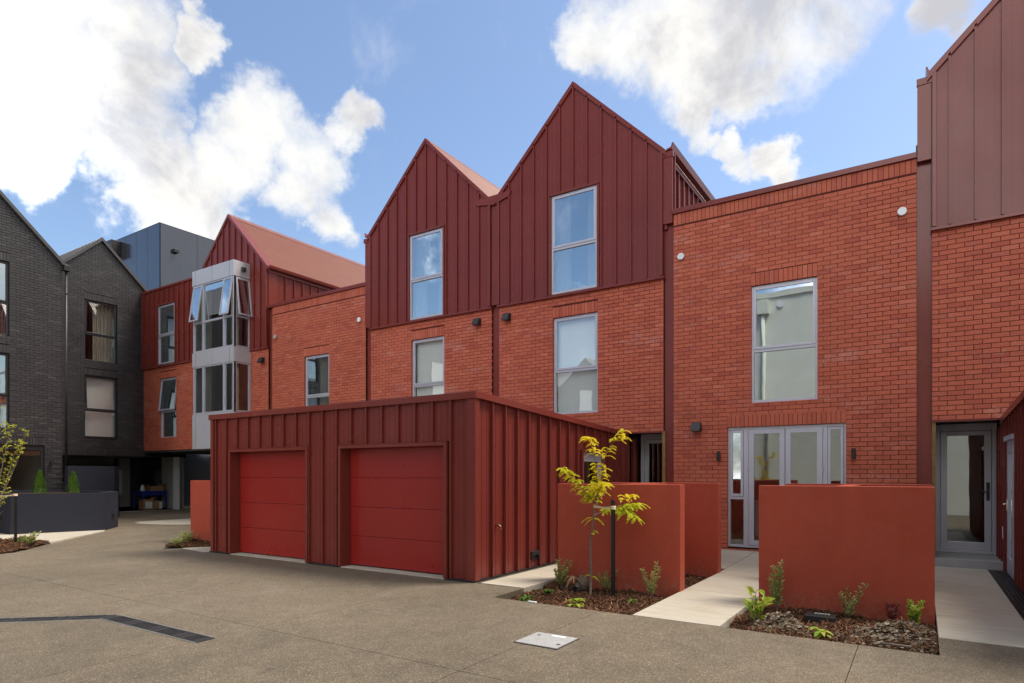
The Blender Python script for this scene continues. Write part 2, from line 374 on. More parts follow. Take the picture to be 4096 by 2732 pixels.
def wall_sheet(parent, pl, u0, u1, z0, top, ops, mat, d=-.008, depth=.24, apex=(), name='wall'):
    mb = MB(pl); e = .006
    big = [(a - e, b + e, c_ - e, d_ + e) for a, b, c_, d_ in ops]
    us = lines(top, u0, u1, big, apex)
    for a, b in zip(us, us[1:]):
        um = (a + b) / 2; zt = max(top(a), top(b))
        for s0, s1 in spans(z0, zt, um, big):
            if s1 == zt: mb.add([(a, d, s0), (b, d, s0), (b, d, top(b - 1e-6)), (a, d, top(a + 1e-6))], [(0, 1, 2, 3)])
            else: mb.add([(a, d, s0), (b, d, s0), (b, d, s1), (a, d, s1)], [(0, 1, 2, 3)])
    for a, b, c_, d_ in big:
        c_ = max(c_, z0)
        for q in [((u, c_), (u, d_)) for u in (a, b) if u0 < u < u1] + [((max(a, u0), d_), (min(b, u1), d_))] + [((max(a, u0), c_), (min(b, u1), c_))] * (c_ > z0):
            (p0, p1), (p2, p3) = q
            mb.add([(p0, d, p1), (p0, d - depth, p1), (p2, d - depth, p3), (p2, d, p3)], [(0, 1, 2, 3)])
    # ends of the sheet
    for u, e_ in ((u0, 1e-3), (u1, -1e-3)):
        for s0, s1 in spans(z0, top(u), u + e_, big): mb.add([(u, d, s0), (u, d - depth, s0), (u, d - depth, s1), (u, d, s1)], [(0, 1, 2, 3)])
    for a, b in zip(us, us[1:]):
        sp_ = spans(z0, 99, (a + b) / 2, big)
        if sp_ and sp_[0][0] == z0: mb.add([(a, d, z0), (a, d - depth, z0), (b, d - depth, z0), (b, d, z0)], [(0, 1, 2, 3)])
    return mb.build(name, mat, parent, normals=False)

CAMF = Vector((-math.sin(math.radians(33.07)), math.cos(math.radians(33.07)))); CAMR = Vector((CAMF.y, -CAMF.x))
BL, BH, J = .2475, .0855, .0095
BCACHE = {}
def brickwork(parent, pl, kind, u0, u1, z0, top, ops, mat, soldier=(), start=0., parts=300, depth=.10):
    """running bond over the sheet, cut round openings; soldier = list of (u0, u1, z0, z1) bands of upright bricks"""
    cut = [(a, b, c_, d_) for a, b, c_, d_ in ops] + list(soldier)
    bricks = []
    row = 0; z = z0
    zmax = max(top(u0 + (u1 - u0) * i / 40) for i in range(41))
    while z < zmax - .02:
        za, zb = z + J / 2, z + BH - J / 2; zm = (za + zb) / 2
        off = (row % 2) * BL / 2 + start
        k = math.floor((u0 - off) / BL); rowp = []
        while off + k * BL < u1:
            a, b = max(off + k * BL + J / 2, u0), min(off + (k + 1) * BL - J / 2, u1); k += 1
            if b - a < .004: continue
            # cut under a sloping top
            if top(a) < zb or top(b) < zb:
                n = 8; ok = [i for i in range(n + 1) if top(a + (b - a) * i / n) >= zm]
                if not ok: continue
                a, b = a + (b - a) * ok[0] / n, a + (b - a) * ok[-1] / n
                if b - a < .03: continue
            iv = [(a, b)]
            for p0, p1, q0, q1 in cut:
                if q0 >= zm or q1 <= zm: continue
                nv = []
                for s0, s1 in iv:
                    if p1 <= s0 or p0 >= s1: nv.append((s0, s1)); continue
                    if p0 > s0: nv.append((s0, p0 - (J / 2 if (p0, p1, q0, q1) in soldier else 0)))
                    if p1 < s1: nv.append((p1 + (J / 2 if (p0, p1, q0, q1) in soldier else 0), s1))
                iv = nv
            rowp += [[s0, s1] for s0, s1 in iv if s1 - s0 > .004]
        rowp.sort(); i = 0
        while i < len(rowp):                       # no slivers: the neighbour is cut longer instead
            if rowp[i][1] - rowp[i][0] < .065:
                if i and rowp[i][0] - rowp[i - 1][1] < .02: rowp[i - 1][1] = rowp[i][1]; rowp.pop(i); continue
                if i + 1 < len(rowp) and rowp[i + 1][0] - rowp[i][1] < .02: rowp[i + 1][0] = rowp[i][0]; rowp.pop(i); continue
            i += 1
        bricks += [(p[0], p[1], za, zb) for p in rowp if p[1] - p[0] > .02]
        row += 1; z += BH
    for p0, p1, q0, q1 in soldier:
        n = max(1, round((p1 - p0) / BH)); w = (p1 - p0) / n
        for i in range(n): bricks.append((p0 + i * w + J / 2 * (i > 0), p0 + (i + 1) * w - J / 2 * (i < n - 1), q0 + J / 2, q1 - J / 2))
    rate = []
    for b in bricks:
        x, y, zc = pl((b[0] + b[1]) / 2, 0, (b[2] + b[3]) / 2)
        fw = CAMF.x * x + CAMF.y * y; rt = CAMR.x * x + CAMR.y * y
        if fw < 1: rate.append(-1); continue
        px, py = rt / fw * 2506 + 2048, 1899 - (zc - 1.5) / fw * 2506
        vis = 0 < px < 4096 and 0 < py < 2732
        rate.append((1 if vis else 0) * (b[1] - b[0] + .2) / fw)
    order = sorted(range(len(bricks)), key=lambda i: -rate[i])
    own = set(order[:parts]); rest = MB(pl)
    for i, (a, b, c_, d_) in enumerate(bricks):
        pr = rnd.uniform(-.0018, .0018)
        if i in own:
            w, hh = round(b - a, 3), round(d_ - c_, 3); key = (kind, w, hh, mat)
            if key not in BCACHE:
                q = MB(plane(kind, 0)); ch = .0035
                q.add([(-w/2, -ch, -hh/2), (w/2, -ch, -hh/2), (w/2, -ch, hh/2), (-w/2, -ch, hh/2),
                       (-w/2+ch, 0, -hh/2+ch), (w/2-ch, 0, -hh/2+ch), (w/2-ch, 0, hh/2-ch), (-w/2+ch, 0, hh/2-ch),
                       (-w/2, -depth, -hh/2), (w/2, -depth, -hh/2), (w/2, -depth, hh/2), (-w/2, -depth, hh/2)],
                      [(4, 5, 6, 7), (0, 1, 5, 4), (1, 2, 6, 5), (2, 3, 7, 6), (3, 0, 4, 7), (0, 1, 9, 8), (1, 2, 10, 9), (2, 3, 11, 10), (3, 0, 8, 11), (8, 9, 10, 11)])
                me = bpy.data.meshes.new('brick'); me.from_pydata(q.v, [], q.f)
                bm = bmesh.new(); bm.from_mesh(me); bmesh.ops.recalc_face_normals(bm, faces=bm.faces); bm.to_mesh(me); bm.free()
                me.materials.append(MATS[mat]); BCACHE[key] = me
            o = bpy.data.objects.new('brick', BCACHE[key]); C.objects.link(o)
            o.location = pl((a + b) / 2, pr, (c_ + d_) / 2); par(o, parent)
        else:
            rest.box(a, b, -depth, pr, c_, d_, rnd.random())
    if rest.f: rest.build('brickwork', mat, parent, tone=True, kind='stuff')

def cladding(parent, pl, u0, u1, z0, top, ops, seam0, pitch, mat='red_metal', d=0., rib=.050, apex=(), rw=.032, flutes=True):
    k0 = math.ceil((u0 + .03 - seam0) / pitch); us = []
    while seam0 + k0 * pitch < u1 - .03: us.append(seam0 + k0 * pitch); k0 += 1
    bd = [u0] + us + [u1]
    zb = z0 if callable(z0) else (lambda u: z0)
    for a, b in zip(bd, bd[1:]):
        inside = [o for o in ops if o[0] <= a + 1e-4 and o[1] >= b - 1e-4]
        groups = [MB(pl)] if not inside else [MB(pl), MB(pl)]
        sub = lines(top, a, b, ops, apex)
        def put(p, q, s0, s1, g):
            um = (p + q) / 2
            t0 = top(p + 1e-6) if s1 is None else s1; t1 = top(q - 1e-6) if s1 is None else s1
            b0 = zb(p) if s0 is None else s0; b1 = zb(q) if s0 is None else s0
            g.prism([(p, b0), (q, b1), (q, t1), (p, t0)], d - .02, d)
        def sp(um):
            iv = spans(zb(um), top(um), um, ops); r = []
            for s0, s1 in iv: r.append((None if abs(s0 - zb(um)) < 1e-6 else s0, None if abs(s1 - top(um)) < 1e-6 else s1))
            return r
        for p, q in zip(sub, sub[1:]):
            for j, (s0, s1) in enumerate(sp((p + q) / 2)):
                put(p, q, s0, s1, groups[min(j, len(groups) - 1)] if len(groups) > 1 else groups[0])
        def rail(um, w, dd):
            for j, (s0, s1) in enumerate(sp(um)):
                g = groups[min(j, len(groups) - 1)]
                lo = (zb(um) if s0 is None else s0) + .002
                if s1 is None: pol = [(um - w / 2, lo), (um + w / 2, lo), (um + w / 2, top(um + w / 2) - .004), (um - w / 2, top(um - w / 2) - .004)]
                else: pol = [(um - w / 2, lo), (um + w / 2, lo), (um + w / 2, s1), (um - w / 2, s1)]
                g.prism(pol, d - .001, d + dd)
        if b < u1 - .001: rail(b - .0171, rw, rib)
        if flutes and b - a > .25:
            for fr in (1 / 3, 2 / 3): rail(a + (b - a) * fr, .014, .0035)
        for g in groups:
            if g.f: g.build('cladding_panel', mat, parent)

def flash(parent, pl, boxes, mat='red_flashing', name='flashing', bevel=.004):
    for bx in boxes: MB(pl).box(*bx).build(name, mat, parent, bevel=bevel)
def tilt(zt, d0, ang):
    s_, c_ = math.sin(ang), math.cos(ang)
    return lambda u, d, z: (u, d0 + (zt - z) * s_ + (d - d0) * c_, zt - (zt - z) * c_ + (d - d0) * s_)
def window(house, pl, u0, u1, z0, z1, tz, mat='aluminium', d=-.06, open_=0, blind=None, curtain=0, glass='glass', room=2.6, fw=.045, rmat='room_dark', name='window', rw=.5):
    """two-light window: opening sash over a fixed pane"""
    fr = MB(pl); fr.ring(u0, u1, z0, z1, fw, d - .09, d, fw, .06); fr.box(u0 + fw, u1 - fw, d - .085, d - .004, tz - .03, tz + .03)
    w = fr.build(name, mat, house, bevel=.004)
    s0, s1, sz0, sz1 = u0 + fw - .008, u1 - fw + .008, tz + .028, z1 - fw + .008
    sa = MB(pl); pa = MB(pl)
    if open_: sa.tf = pa.tf = tilt(sz1, d + .01, open_)
    sa.ring(s0, s1, sz0, sz1, .05, d - .03, d + .012); sa.build('sash', mat, w, bevel=.004)
    pa.box(s0 + .05, s1 - .05, d - .018, d - .010, sz0 + .05, sz1 - .05); pa.build('pane', glass, w)
    MB(pl).box(u0 + fw, u1 - fw, d - .05, d - .042, z0 + .06, tz - .03).build('pane', glass, w)
    if curtain:
        cm = MB(pl); n = 22
        for (a, b) in ([(u0 - .1, u1 + .1)] if curtain == 2 else [(u0 - .08, u0 + .30 * (u1 - u0)), (u1 - .30 * (u1 - u0), u1 + .08)] if curtain == 1 else [(u0 + .35 * (u1 - u0), u1 + .1)]):
            vs = []
            for i in range(n * 2 + 1):
                uu = a + (b - a) * i / (2 * n); dd = d - .28 + .04 * math.sin(i * 1.55) + .012 * math.sin(i * .7)
                vs += [(uu, dd, z0 - .3), (uu, dd * 1 + .0, z1 + .1)]
            cm.add(vs, [(2 * i, 2 * i + 2, 2 * i + 3, 2 * i + 1) for i in range(2 * n)])
        cm.build('curtain', 'curtain_cloth', w, smooth=True, normals=False)
    if blind is not None:
        MB(pl).box(u0 + .03, u1 - .03, d - .145, d - .14, blind, z1 - .03).build('blind', 'blind_white', w)
    if room:
        a, b, e, f_, g, h2 = u0 - rw, u1 + rw, d - .10, d - room, z0 - .55, z1 + .25
        rb = MB(pl); rb.add([(a, e, g), (b, e, g), (b, e, h2), (a, e, h2), (a, f_, g), (b, f_, g), (b, f_, h2), (a, f_, h2)],
               [(4, 5, 6, 7), (0, 1, 5, 4), (2, 3, 7, 6), (0, 3, 7, 4), (1, 2, 6, 5)]); rb.build('interior', rmat, w, normals=False)
    return w
def gable_top(c_, half, eave, apex):
    return lambda u: apex - abs(u - c_) * (apex - eave) / half
YF = 13.4                                   # street front of the terrace
FACE = plane('F', YF)

def roof_slopes(parent, kind, at, c_, half, eave, apex, length, mat, over=.05, corr=True):
    """two pitched sheets of corrugated steel running back from the gable, barge flashing and ridge cap"""
    pl = plane(kind, at)
    sl = (apex - eave) / half; nrm = math.hypot(1, sl)
    for sg in (-1, 1):
        mb = MB(pl); n = int(length / .076) if corr else 1; k = 4
        pr = []
        m = n * k if corr else 2
        for i in range(m + 1):
            dd = over - (length + over) * i / m; w = .019 * math.sin(2 * math.pi * i / k) if corr else 0
            pr.append((dd, w))
        vs = []
        for dd, w in pr:
            for f in (0, 1):
                u = c_ + sg * (half + .06) * f; z = apex + .045 - sl * (half + .06) * f
                vs.append((u + sg * sl / nrm * w, dd, z + w / nrm))
        mb.add(vs, [(2 * i, 2 * i + 2, 2 * i + 3, 2 * i + 1) for i in range(m)])
        mb.build('roof', mat, parent, smooth=corr, normals=False)
    fm = {'roof_red': 'red_flashing', 'dark_roof': 'dark_roof'}[mat]
    mb = MB(pl); t_, wd = .055, .125
    for sg in (-1, 1):
        e_u = c_ + sg * (half + .07); e_z = eave - sl * .07
        mb.prism([(c_, apex + t_), (c_, apex + t_ - wd), (e_u, e_z + t_ - wd), (e_u, e_z + t_)], -.03, over + .05)
        mb.prism([(c_, apex + t_ + .006), (c_, apex + t_ - .01), (e_u, e_z + t_ - .01), (e_u, e_z + t_ + .006)], -.24, over + .052)
    mb.build('barge_flashing', fm if mat == 'dark_roof' else 'red_flashing', parent)
    rc = MB(pl)
    for sg in (-1, 1): rc.prism([(c_, apex + .075), (c_, apex + .065), (c_ + sg * .16, apex + .065 - .16 * sl), (c_ + sg * .16, apex + .075 - .16 * sl)], over, -length)
    rc.build('ridge_cap', mat, parent)

# ------------------------------------------------------------------ ground
def zg(x, y):
    if x > -14: return -.12
    return min(0, -.12 + (-14 - x) * .01)
def zc(x, y):
    if x > -.1 or y < 10.6: return -.112
    return -.112 + min(1, (y - 10.6) / 2.7) * .065
g = MB(); g.box(-300, 300, -300, 300, -.5, -.31); struct(g.build('ground', 'groove'))
cx, cy = [-3.19, -.49, -5.9, -8.6, -11.3, 2.2], [4.1, 1.4, -1.3]
gw = .0035
xb = sorted({-70, -60, -50, -40, -34, -30, -26, -22, -18, -14, -5.55, -4.73, -2.78, -1.79, .15, 1.2, 6, 12, 30, 60} | {v + s_ * gw for v in cx for s_ in (-1, 1)})
yb = sorted({-40, -20, -10, 6.8, 7.55, 11, 14, 20, 30, 60} | {v + s_ * gw for v in cy for s_ in (-1, 1)})
dw = MB()
for a, b in zip(xb, xb[1:]):
    for e, f in zip(yb, yb[1:]):
        xm, ym = (a + b) / 2, (e + f) / 2
        if any(abs(xm - v) < gw for v in cx) and ym < 6.8: continue
        if any(abs(ym - v) < gw for v in cy) and -14 < xm < 6: continue
        if 6.8 < ym < 14 and (-4.73 < xm < -2.78 or -1.79 < xm < .15): continue
        if 6.8 < ym < 14 and -2.78 < xm < -1.79: continue
        if 7.55 < ym < 14 and (-5.55 < xm < -4.73 or .15 < xm < 1.2): continue
        dw.add([(a, e, zg(a, e)), (b, e, zg(b, e)), (b, f, zg(b, f)), (a, f, zg(a, f)), (a, e, -.305), (b, e, -.305), (b, f, -.305), (a, f, -.305)],
               [(0, 1, 2, 3), (0, 1, 5, 4), (1, 2, 6, 5), (2, 3, 7, 6), (3, 0, 4, 7)])
struct(dw.build('driveway', 'aggregate', normals=False))
# concrete paths laid as slabs with open joints
def path(name, x0, x1, ys, label=None, extra=()):
    p = struct(MB().box(x0 + .01, x1 - .01, ys[0] + .01, ys[-1] - .01, -.30, -.19).build(name, 'groove'))
    for a, b in list(zip(ys, ys[1:])):
        g_ = .004
        mb = MB(); mb.add([(x0, a + g_, -.30), (x1, a + g_, -.30), (x1, b - g_, -.30), (x0, b - g_, -.30), (x0, a + g_, zc((x0 + x1) / 2, a)), (x1, a + g_, zc((x0 + x1) / 2, a)), (x1, b - g_, zc((x0 + x1) / 2, b)), (x0, b - g_, zc((x0 + x1) / 2, b))],
                          [(0, 1, 2, 3), (4, 5, 6, 7), (0, 1, 5, 4), (1, 2, 6, 5), (2, 3, 7, 6), (3, 0, 4, 7)])
        mb.build('slab', 'concrete', p, bevel=.006)
    return p
path('path_between_planters', -2.78, -1.79, [6.8, 8.75, 10.45, 10.95, 13.30])
path('path_beside_garage', -5.50, -4.735, [7.58, 9.2, 10.9, 14.15])
path('path_to_right_door', .155, .965, [7.52, 8.72, 9.95, 11.3, 13.36])
for nm, a, b in (('patio_left', -4.725, -2.79), ('patio_right', -1.78, .145)):
    path(nm, a, b, [10.95, 13.30])
# painted joint across the front patio handled by the slab gaps

# ------------------------------------------------------------------ terrace houses
HALF, EAVE, APEX, MB_Z = 2.2, 8.62, 10.82, 5.84
SEAM = .366
def gable_front(house, c_, x0, x1, ops_up, ops_low, zlow=2.46, low=None, seam0=None, parts=300, curtain=0, base_from=0.):
    top = gable_top(c_, HALF, EAVE, APEX)
    w = wall_sheet(house, FACE, x0, x1, zlow, lambda u: MB_Z, ops_low, 'red_brick_mortar')
    brickwork(w, FACE, 'F', x0, x1, zlow, lambda u: MB_Z, ops_low, 'red_brick', [(a, b, d_, d_ + .255) for a, b, cc, d_ in ops_low], start=x0 + .1, parts=parts)
    tp = lambda u: min(top(u), top(u)) - .02
    cladding(house, FACE, c_ - HALF + .06, c_ + HALF - .06, MB_Z + .03, tp, [(a - .05, b + .05, cc - .02, d_ + .05) for a, b, cc, d_ in ops_up], seam0 if seam0 is not None else c_, SEAM, d=.05, apex=(c_,))
    backing = MB(FACE); 
    us = sorted([c_ - HALF, c_ + HALF, c_] + [q for o in ops_up for q in (o[0], o[1])])
    for a, b in zip(us, us[1:]):
        for s0, s1 in spans(MB_Z, max(top(a), top(b)), (a + b) / 2, ops_up):
            hi = s1 >= max(top(a), top(b)) - 1e-6
            backing.prism([(a, s0), (b, s0), (b, top(b) if hi else s1), (a, top(a) if hi else s1)], -.22, .028)
    backing.build('wall_lining', 'red_metal', house)
    flash(house, FACE, [(c_ - HALF - .02, c_ + HALF + .02, -.01, .075, MB_Z - .022, MB_Z + .035)], name='base_flashing')
    flash(house, FACE, [(c_ - HALF - .0, c_ - HALF + .065, .0, .095, MB_Z + .037, EAVE - .02), (c_ + HALF - .065, c_ + HALF, .0, .095, MB_Z + .037, EAVE - .02)], name='corner_flashing')
    for a, b, cc, d_ in ops_up:
        flash(house, FACE, [(a - .06, b + .06, .03, .10, d_ + .003, d_ + .05), (a - .06, a - .004, .03, .085, cc - .02, d_ + .002), (b + .004, b + .06, .03, .085, cc - .02, d_ + .002)], name='window_flashing')
def strip(house, a, b, z0, z1, d=-.07):
    flash(house, FACE, [(a - .01, b + .01, d - .03, d, z0, z1)], name='junction_flashing', bevel=0)
    MB(FACE).box(a - .012, a + .006, d - .06, d + .012, z0, z1 - .01).build('sealant_joint', 'black_metal', house)

def wall_lamp_box(u, z, label, pl=FACE):
    o = MB(pl); w, h2 = .095, .092
    o.add([(u - w, 0, z - h2), (u + w, 0, z - h2), (u + w, 0, z + h2), (u - w, 0, z + h2), (u - w, .19, z - h2), (u + w, .19, z - h2), (u + w, .10, z + h2), (u - w, .10, z + h2)],
          [(0, 1, 2, 3), (4, 5, 6, 7), (0, 1, 5, 4), (1, 2, 6, 5), (2, 3, 7, 6), (3, 0, 4, 7)])
    t = thing('wall_lamp', label, 'lamp', pl(u, 0, z - h2), 'box lamps on the brick walls')
    o.build('lamp_housing', 'black_metal', t, bevel=.006)
    MB(pl).box(u - .07, u + .07, .03, .15, z - h2 - .006, z - h2 + .001).build('lens', 'room_dark', t)
def vent(u, z, label, pl=FACE, r=.075, ribs=False):
    t = thing('wall_vent', label, 'vent', pl(u, 0, z - r), 'round wall vents')
    MB(pl).lathe([(r * .75, -.01), (r * .75, .03), (r, .03), (r, .045), (r * .92, .055)], (u, 0, z), 28, 'd').build('vent_cover', 'white_plastic' if not ribs else 'cover_steel', t, smooth=False)
    return t
def sconce(u, z, label, pl=FACE):
    t = thing('wall_light', label, 'lamp', pl(u, 0, z - .1), 'slim black wall lights')
    MB(pl).lathe([(.036, 0), (.036, .20)], (u, .075, z - .10), 16).build('light_tube', 'black_metal', t, bevel=.003)
    MB(pl).box(u - .02, u + .02, 0, .05, z - .05, z + .05).build('bracket', 'black_metal', t)

# --- flat-topped brick house, right of centre
h = thing('townhouse', 'flat-topped red brick townhouse with glazed double doors behind the low planters', 'house', (-2.28, YF, 0), 'townhouses of the terrace')
FR = h
win = (-2.895, -1.665, 2.967, 5.355); dor = (-3.365, -1.175, -.02, 2.483); x0, x1 = -4.51, -.05
w = wall_sheet(h, FACE, x0, x1, -.12, lambda u: 7.20, [win, dor], 'red_brick_mortar', depth=.30)
brickwork(w, FACE, 'F', x0, x1, -.107, lambda u: 7.182, [win, dor], 'red_brick', [(win[0], win[1], win[3], win[3] + .2565), (dor[0], dor[1], dor[3], dor[3] + .2565), (x0, x1, 6.935, 7.182)], start=x0 + .1)
sill = MB(FACE)
for i in range(12): sill.add([(win[0] + i * (win[1] - win[0]) / 12 + .004, -.12, win[2] + .0), (win[0] + (i + 1) * (win[1] - win[0]) / 12 - .004, -.12, win[2]), (win[0] + (i + 1) * (win[1] - win[0]) / 12 - .004, .008, win[2] - .03), (win[0] + i * (win[1] - win[0]) / 12 + .004, .008, win[2] - .03)], [(0, 1, 2, 3)])
sill.build('sill_bricks', 'red_brick', h, tone=True, normals=False)
flash(h, FACE, [(x0 - .03, x1 + .0, -.30, .045, 7.185, 7.287)], name='coping')
MB().box(-4.55, .0, YF + .3, 22, 6.55, 6.65).build('flat_roof', 'dark_roof', h)
MB().box(-4.55, .0, YF + .25, YF + .30, 6.0, 7.18).build('parapet_back', 'red_metal', h)
window(h, FACE, *win, 4.03, room=3.0, rw=.4)
# glazed doors
d = -.06; dr = MB(FACE)
dr.box(dor[0], dor[0] + .04, d - .1, d, 0, dor[3]); dr.box(dor[1] - .04, dor[1], d - .1, d, 0, dor[3]); dr.box(dor[0] + .04, dor[1] - .04, d - .1, d, dor[3] - .055, dor[3]); dr.box(dor[0] + .04, dor[1] - .04, d - .1, d, 0, .05)
for a, b in ((-3.055, -2.955), (-1.575, -1.495)): dr.box(a, b, d - .1, d, .05, dor[3] - .055)
dr.box(dor[0] + .04, -3.055, d - .1, d, .99, 1.05); dr.box(-1.495, dor[1] - .04, d - .1, d, .99, 1.05)
dset = dr.build('door_frame', 'aluminium', h, bevel=.004)
for a, b, z0_, z1_ in ((dor[0] + .045, -3.06, 1.055, 2.42), (-1.49, dor[1] - .045, 1.055, 2.42)):
    MB(FACE).ring(a, b, z0_, z1_, .05, d - .03, d + .012).build('sash', 'aluminium', dset, bevel=.004)
    MB(FACE).box(a + .05, b - .05, d - .018, d - .010, z0_ + .05, z1_ - .05).build('pane', 'glass_blind', dset)
for a, b in ((dor[0] + .04, -3.055), (-1.495, dor[1] - .04)): MB(FACE).box(a, b, d - .05, d - .042, .05, .99).build('pane', 'glass_blind', dset)
for a, b, hs in ((-2.95, -2.262, -2.955), (-2.252, -1.58, -1.575)):
    MB(FACE).ring(a, b, .055, 2.425, .10, d - .04, d + .012, .09, .10).build('door', 'aluminium', dset, bevel=.004)
    MB(FACE).box(a + .10, b - .10, d - .02, d - .012, .155, 2.335).build('pane', 'glass_blind', dset)
    for zz in (.12, .85, 1.55, 2.3): MB(FACE).lathe([(.014, 0), (.014, .10)], (hs, d + .016, zz), 10).build('hinge', 'aluminium', dset)
rb = MB(FACE); a, b, e, f_, g_, h2 = -4.3, -.2, -.17, -6.0, -.01, 2.62
rb.add([(a, e, g_), (b, e, g_), (b, e, h2), (a, e, h2), (a, f_, g_), (b, f_, g_), (b, f_, h2), (a, f_, h2)], [(4, 5, 6, 7), (0, 1, 5, 4), (2, 3, 7, 6), (0, 3, 7, 4), (1, 2, 6, 5)])
rb.build('interior', 'plaster', h, normals=False)
t_ = thing('kitchen_island', 'pale kitchen island inside the glazed double doors', 'kitchen island', (-2.2, 16.5, 0))
MB().box(-3.4, -1.2, 16.2, 17.0, .0, .88).build('cabinet', 'blind_white', t_, bevel=.006); MB().box(-3.45, -1.15, 16.12, 17.05, .88, .92).build('worktop', 'step_stone', t_, bevel=.004)
strip(h, -.05, .175, -.1, 7.45)
# --- gabled houses: (centre, brick x0, x1)
def gabled(c_, x0, x1, label, lowin=True, zlow=2.46, back=9.0, **k):
    h = thing('townhouse', label, 'house', (c_, YF, 0), 'townhouses of the terrace')
    up = (c_ - .605, c_ + .615, 5.89, 8.28); lo = (c_ - .60, c_ + .605, 2.967, 5.33)
    gable_front(h, c_, x0, x1, [up], [lo] if lowin else [], zlow, **k)
    roof_slopes(h, 'F', YF, c_, HALF, EAVE, APEX, back, 'roof_red')
    # side walls and ground floor set back behind the garages
    for sx, kd in ((c_ + HALF - .03, 'E'), (c_ - HALF + .03, 'W')):
        MB(plane(kd, sx)).box(YF + .1, YF + back, -.2, .0, 5.6, EAVE - .04).build('side_wall', 'red_metal', h)
    return h, up, lo
G2, up, lo = gabled(-6.935, -9.12, -4.74, 'gabled red townhouse next to the flat-topped brick house, a porch beneath it', seam0=-6.935 + .02)
window(G2, FACE, *up, 6.98, d=.045, room=3.2, rw=1.0, rmat='plaster', curtain=1); window(G2, FACE, *lo, 4.02, blind=2.99, glass='glass_blind')
G1, up, lo = gabled(-11.555, -13.76, -9.36, 'gabled red townhouse behind the garage, left twin of the tall gable', seam0=-11.555 + .03)
window(G1, FACE, *up, 6.98, d=.045, room=3.2, rw=1.0, rmat='plaster', curtain=1); window(G1, FACE, *lo, 4.02, blind=2.99, glass='glass_blind')
strip(G2, -9.36, -9.12, 2.4, 5.9); strip(G2, -4.74, -4.51, -.1, 8.55); strip(G1, -13.98, -13.76, 2.4, 8.5)
flash(G2, FACE, [(-9.345, -9.125, .0, .03, 5.9, 8.50), (-4.73, -4.525, .0, .045, 7.0, 8.57), (-4.76, -4.505, -.02, .06, 8.45, 8.57)], name='junction_cover')
MB(FACE).box(-9.155, -9.145, -.0, .033, 5.9, 8.45).build('sealant_joint', 'black_metal', G2)
MB(FACE).prism([(-9.80, 8.58), (-9.25, 8.48), (-8.75, 8.60), (-8.70, 8.72), (-9.80, 8.72)], -.1, .098).build('valley_flashing', 'red_flashing', G2)
flash(G1, FACE, [(-13.96, -13.77, .0, .045, 5.9, 8.57), (-14.01, -13.74, -.02, .06, 8.45, 8.57)], name='junction_cover')
for hh, u, sg in ((G1, -13.83, -1), (G2, -4.66, 1)):
    MB(FACE).prism([(u, 8.60), (u + sg * .12, 8.62), (u + sg * .155, 8.75), (u + sg * .13, 8.75), (u + sg * .10, 8.66), (u, 8.64)], .05, -9).build('gutter', 'red_flashing', hh)
# right-hand side wall of the tall gable above the flat roof
cladding(G2, plane('E', -4.70), YF + .16, 22, 6.6, lambda u: 8.50, [], YF + .45, SEAM, d=.0)
flash(G2, plane('E', -4.70), [(YF + .0, YF + .16, -.02, .045, 6.9, 8.5), (YF + .0, 22, .0, .06, 8.44, 8.56)], name='eave_flashing')
# ground floor shared depth behind the garage, porch door recess
def porch(house, x0, x1, yd, label, dx0, dx1, z0, glass='glass_blind', handle=True):
    MB().box(x0 - .02, x1 + .0, YF + .02, yd + .3, 2.462, 2.56).build('soffit', 'soffit', house)
    flash(house, FACE, [(x0 - .02, x1, -.26, .012, 2.435, 2.459)], name='lintel_angle', bevel=0)
    pl = plane('F', yd); fr = MB(pl)
    fr.ring(dx0, dx1, z0, 2.46, .075, -.06, .05, .13, .05); f = fr.build('door_frame', 'aluminium', house, bevel=.004)
    MB(pl).ring(dx0 + .08, dx1 - .08, z0 + .055, 2.32, .105, -.03, .025, .08, .15).build('door', 'aluminium', f, bevel=.004)
    MB(pl).box(dx0 + .185, dx1 - .185, -.01, .0, z0 + .205, 2.24).build('pane', glass, f)
    if handle:
        MB(pl).box(dx1 - .155, dx1 - .105, .025, .045, 1.02, 1.36).build('handle', 'black_metal', f, bevel=.015)
        MB(pl).box(dx1 - .26, dx1 - .12, .07, .09, 1.17, 1.195).build('handle', 'black_metal', f, bevel=.006)
    rb = MB(pl); a, b, e, f_, g_, h2 = dx0 - .4, dx1 + .4, -.07, -3.5, z0, 2.55
    rb.add([(a, e, g_), (b, e, g_), (b, e, h2), (a, e, h2), (a, f_, g_), (b, f_, g_), (b, f_, h2), (a, f_, h2)], [(4, 5, 6, 7), (0, 1, 5, 4), (2, 3, 7, 6), (0, 3, 7, 4), (1, 2, 6, 5)])
    rb.build('interior', 'room_dark', f, normals=False)
porch(G2, -5.62, -4.76, 14.2, '', -5.56, -4.62, 0.)
MB().box(-4.77, -4.70, YF + .0, 14.2, -.1, 2.46).build('jamb_lining', 'timber_jamb', G2)
MB().box(-4.69, -4.52, YF + .06, 14.5, -.1, 2.55).build('porch_wall', 'red_metal', G2)
MB().box(-13.9, -5.62, YF + .05, YF + .3, -.12, 2.44).build('ground_floor_wall', 'red_brick_mortar', G1)

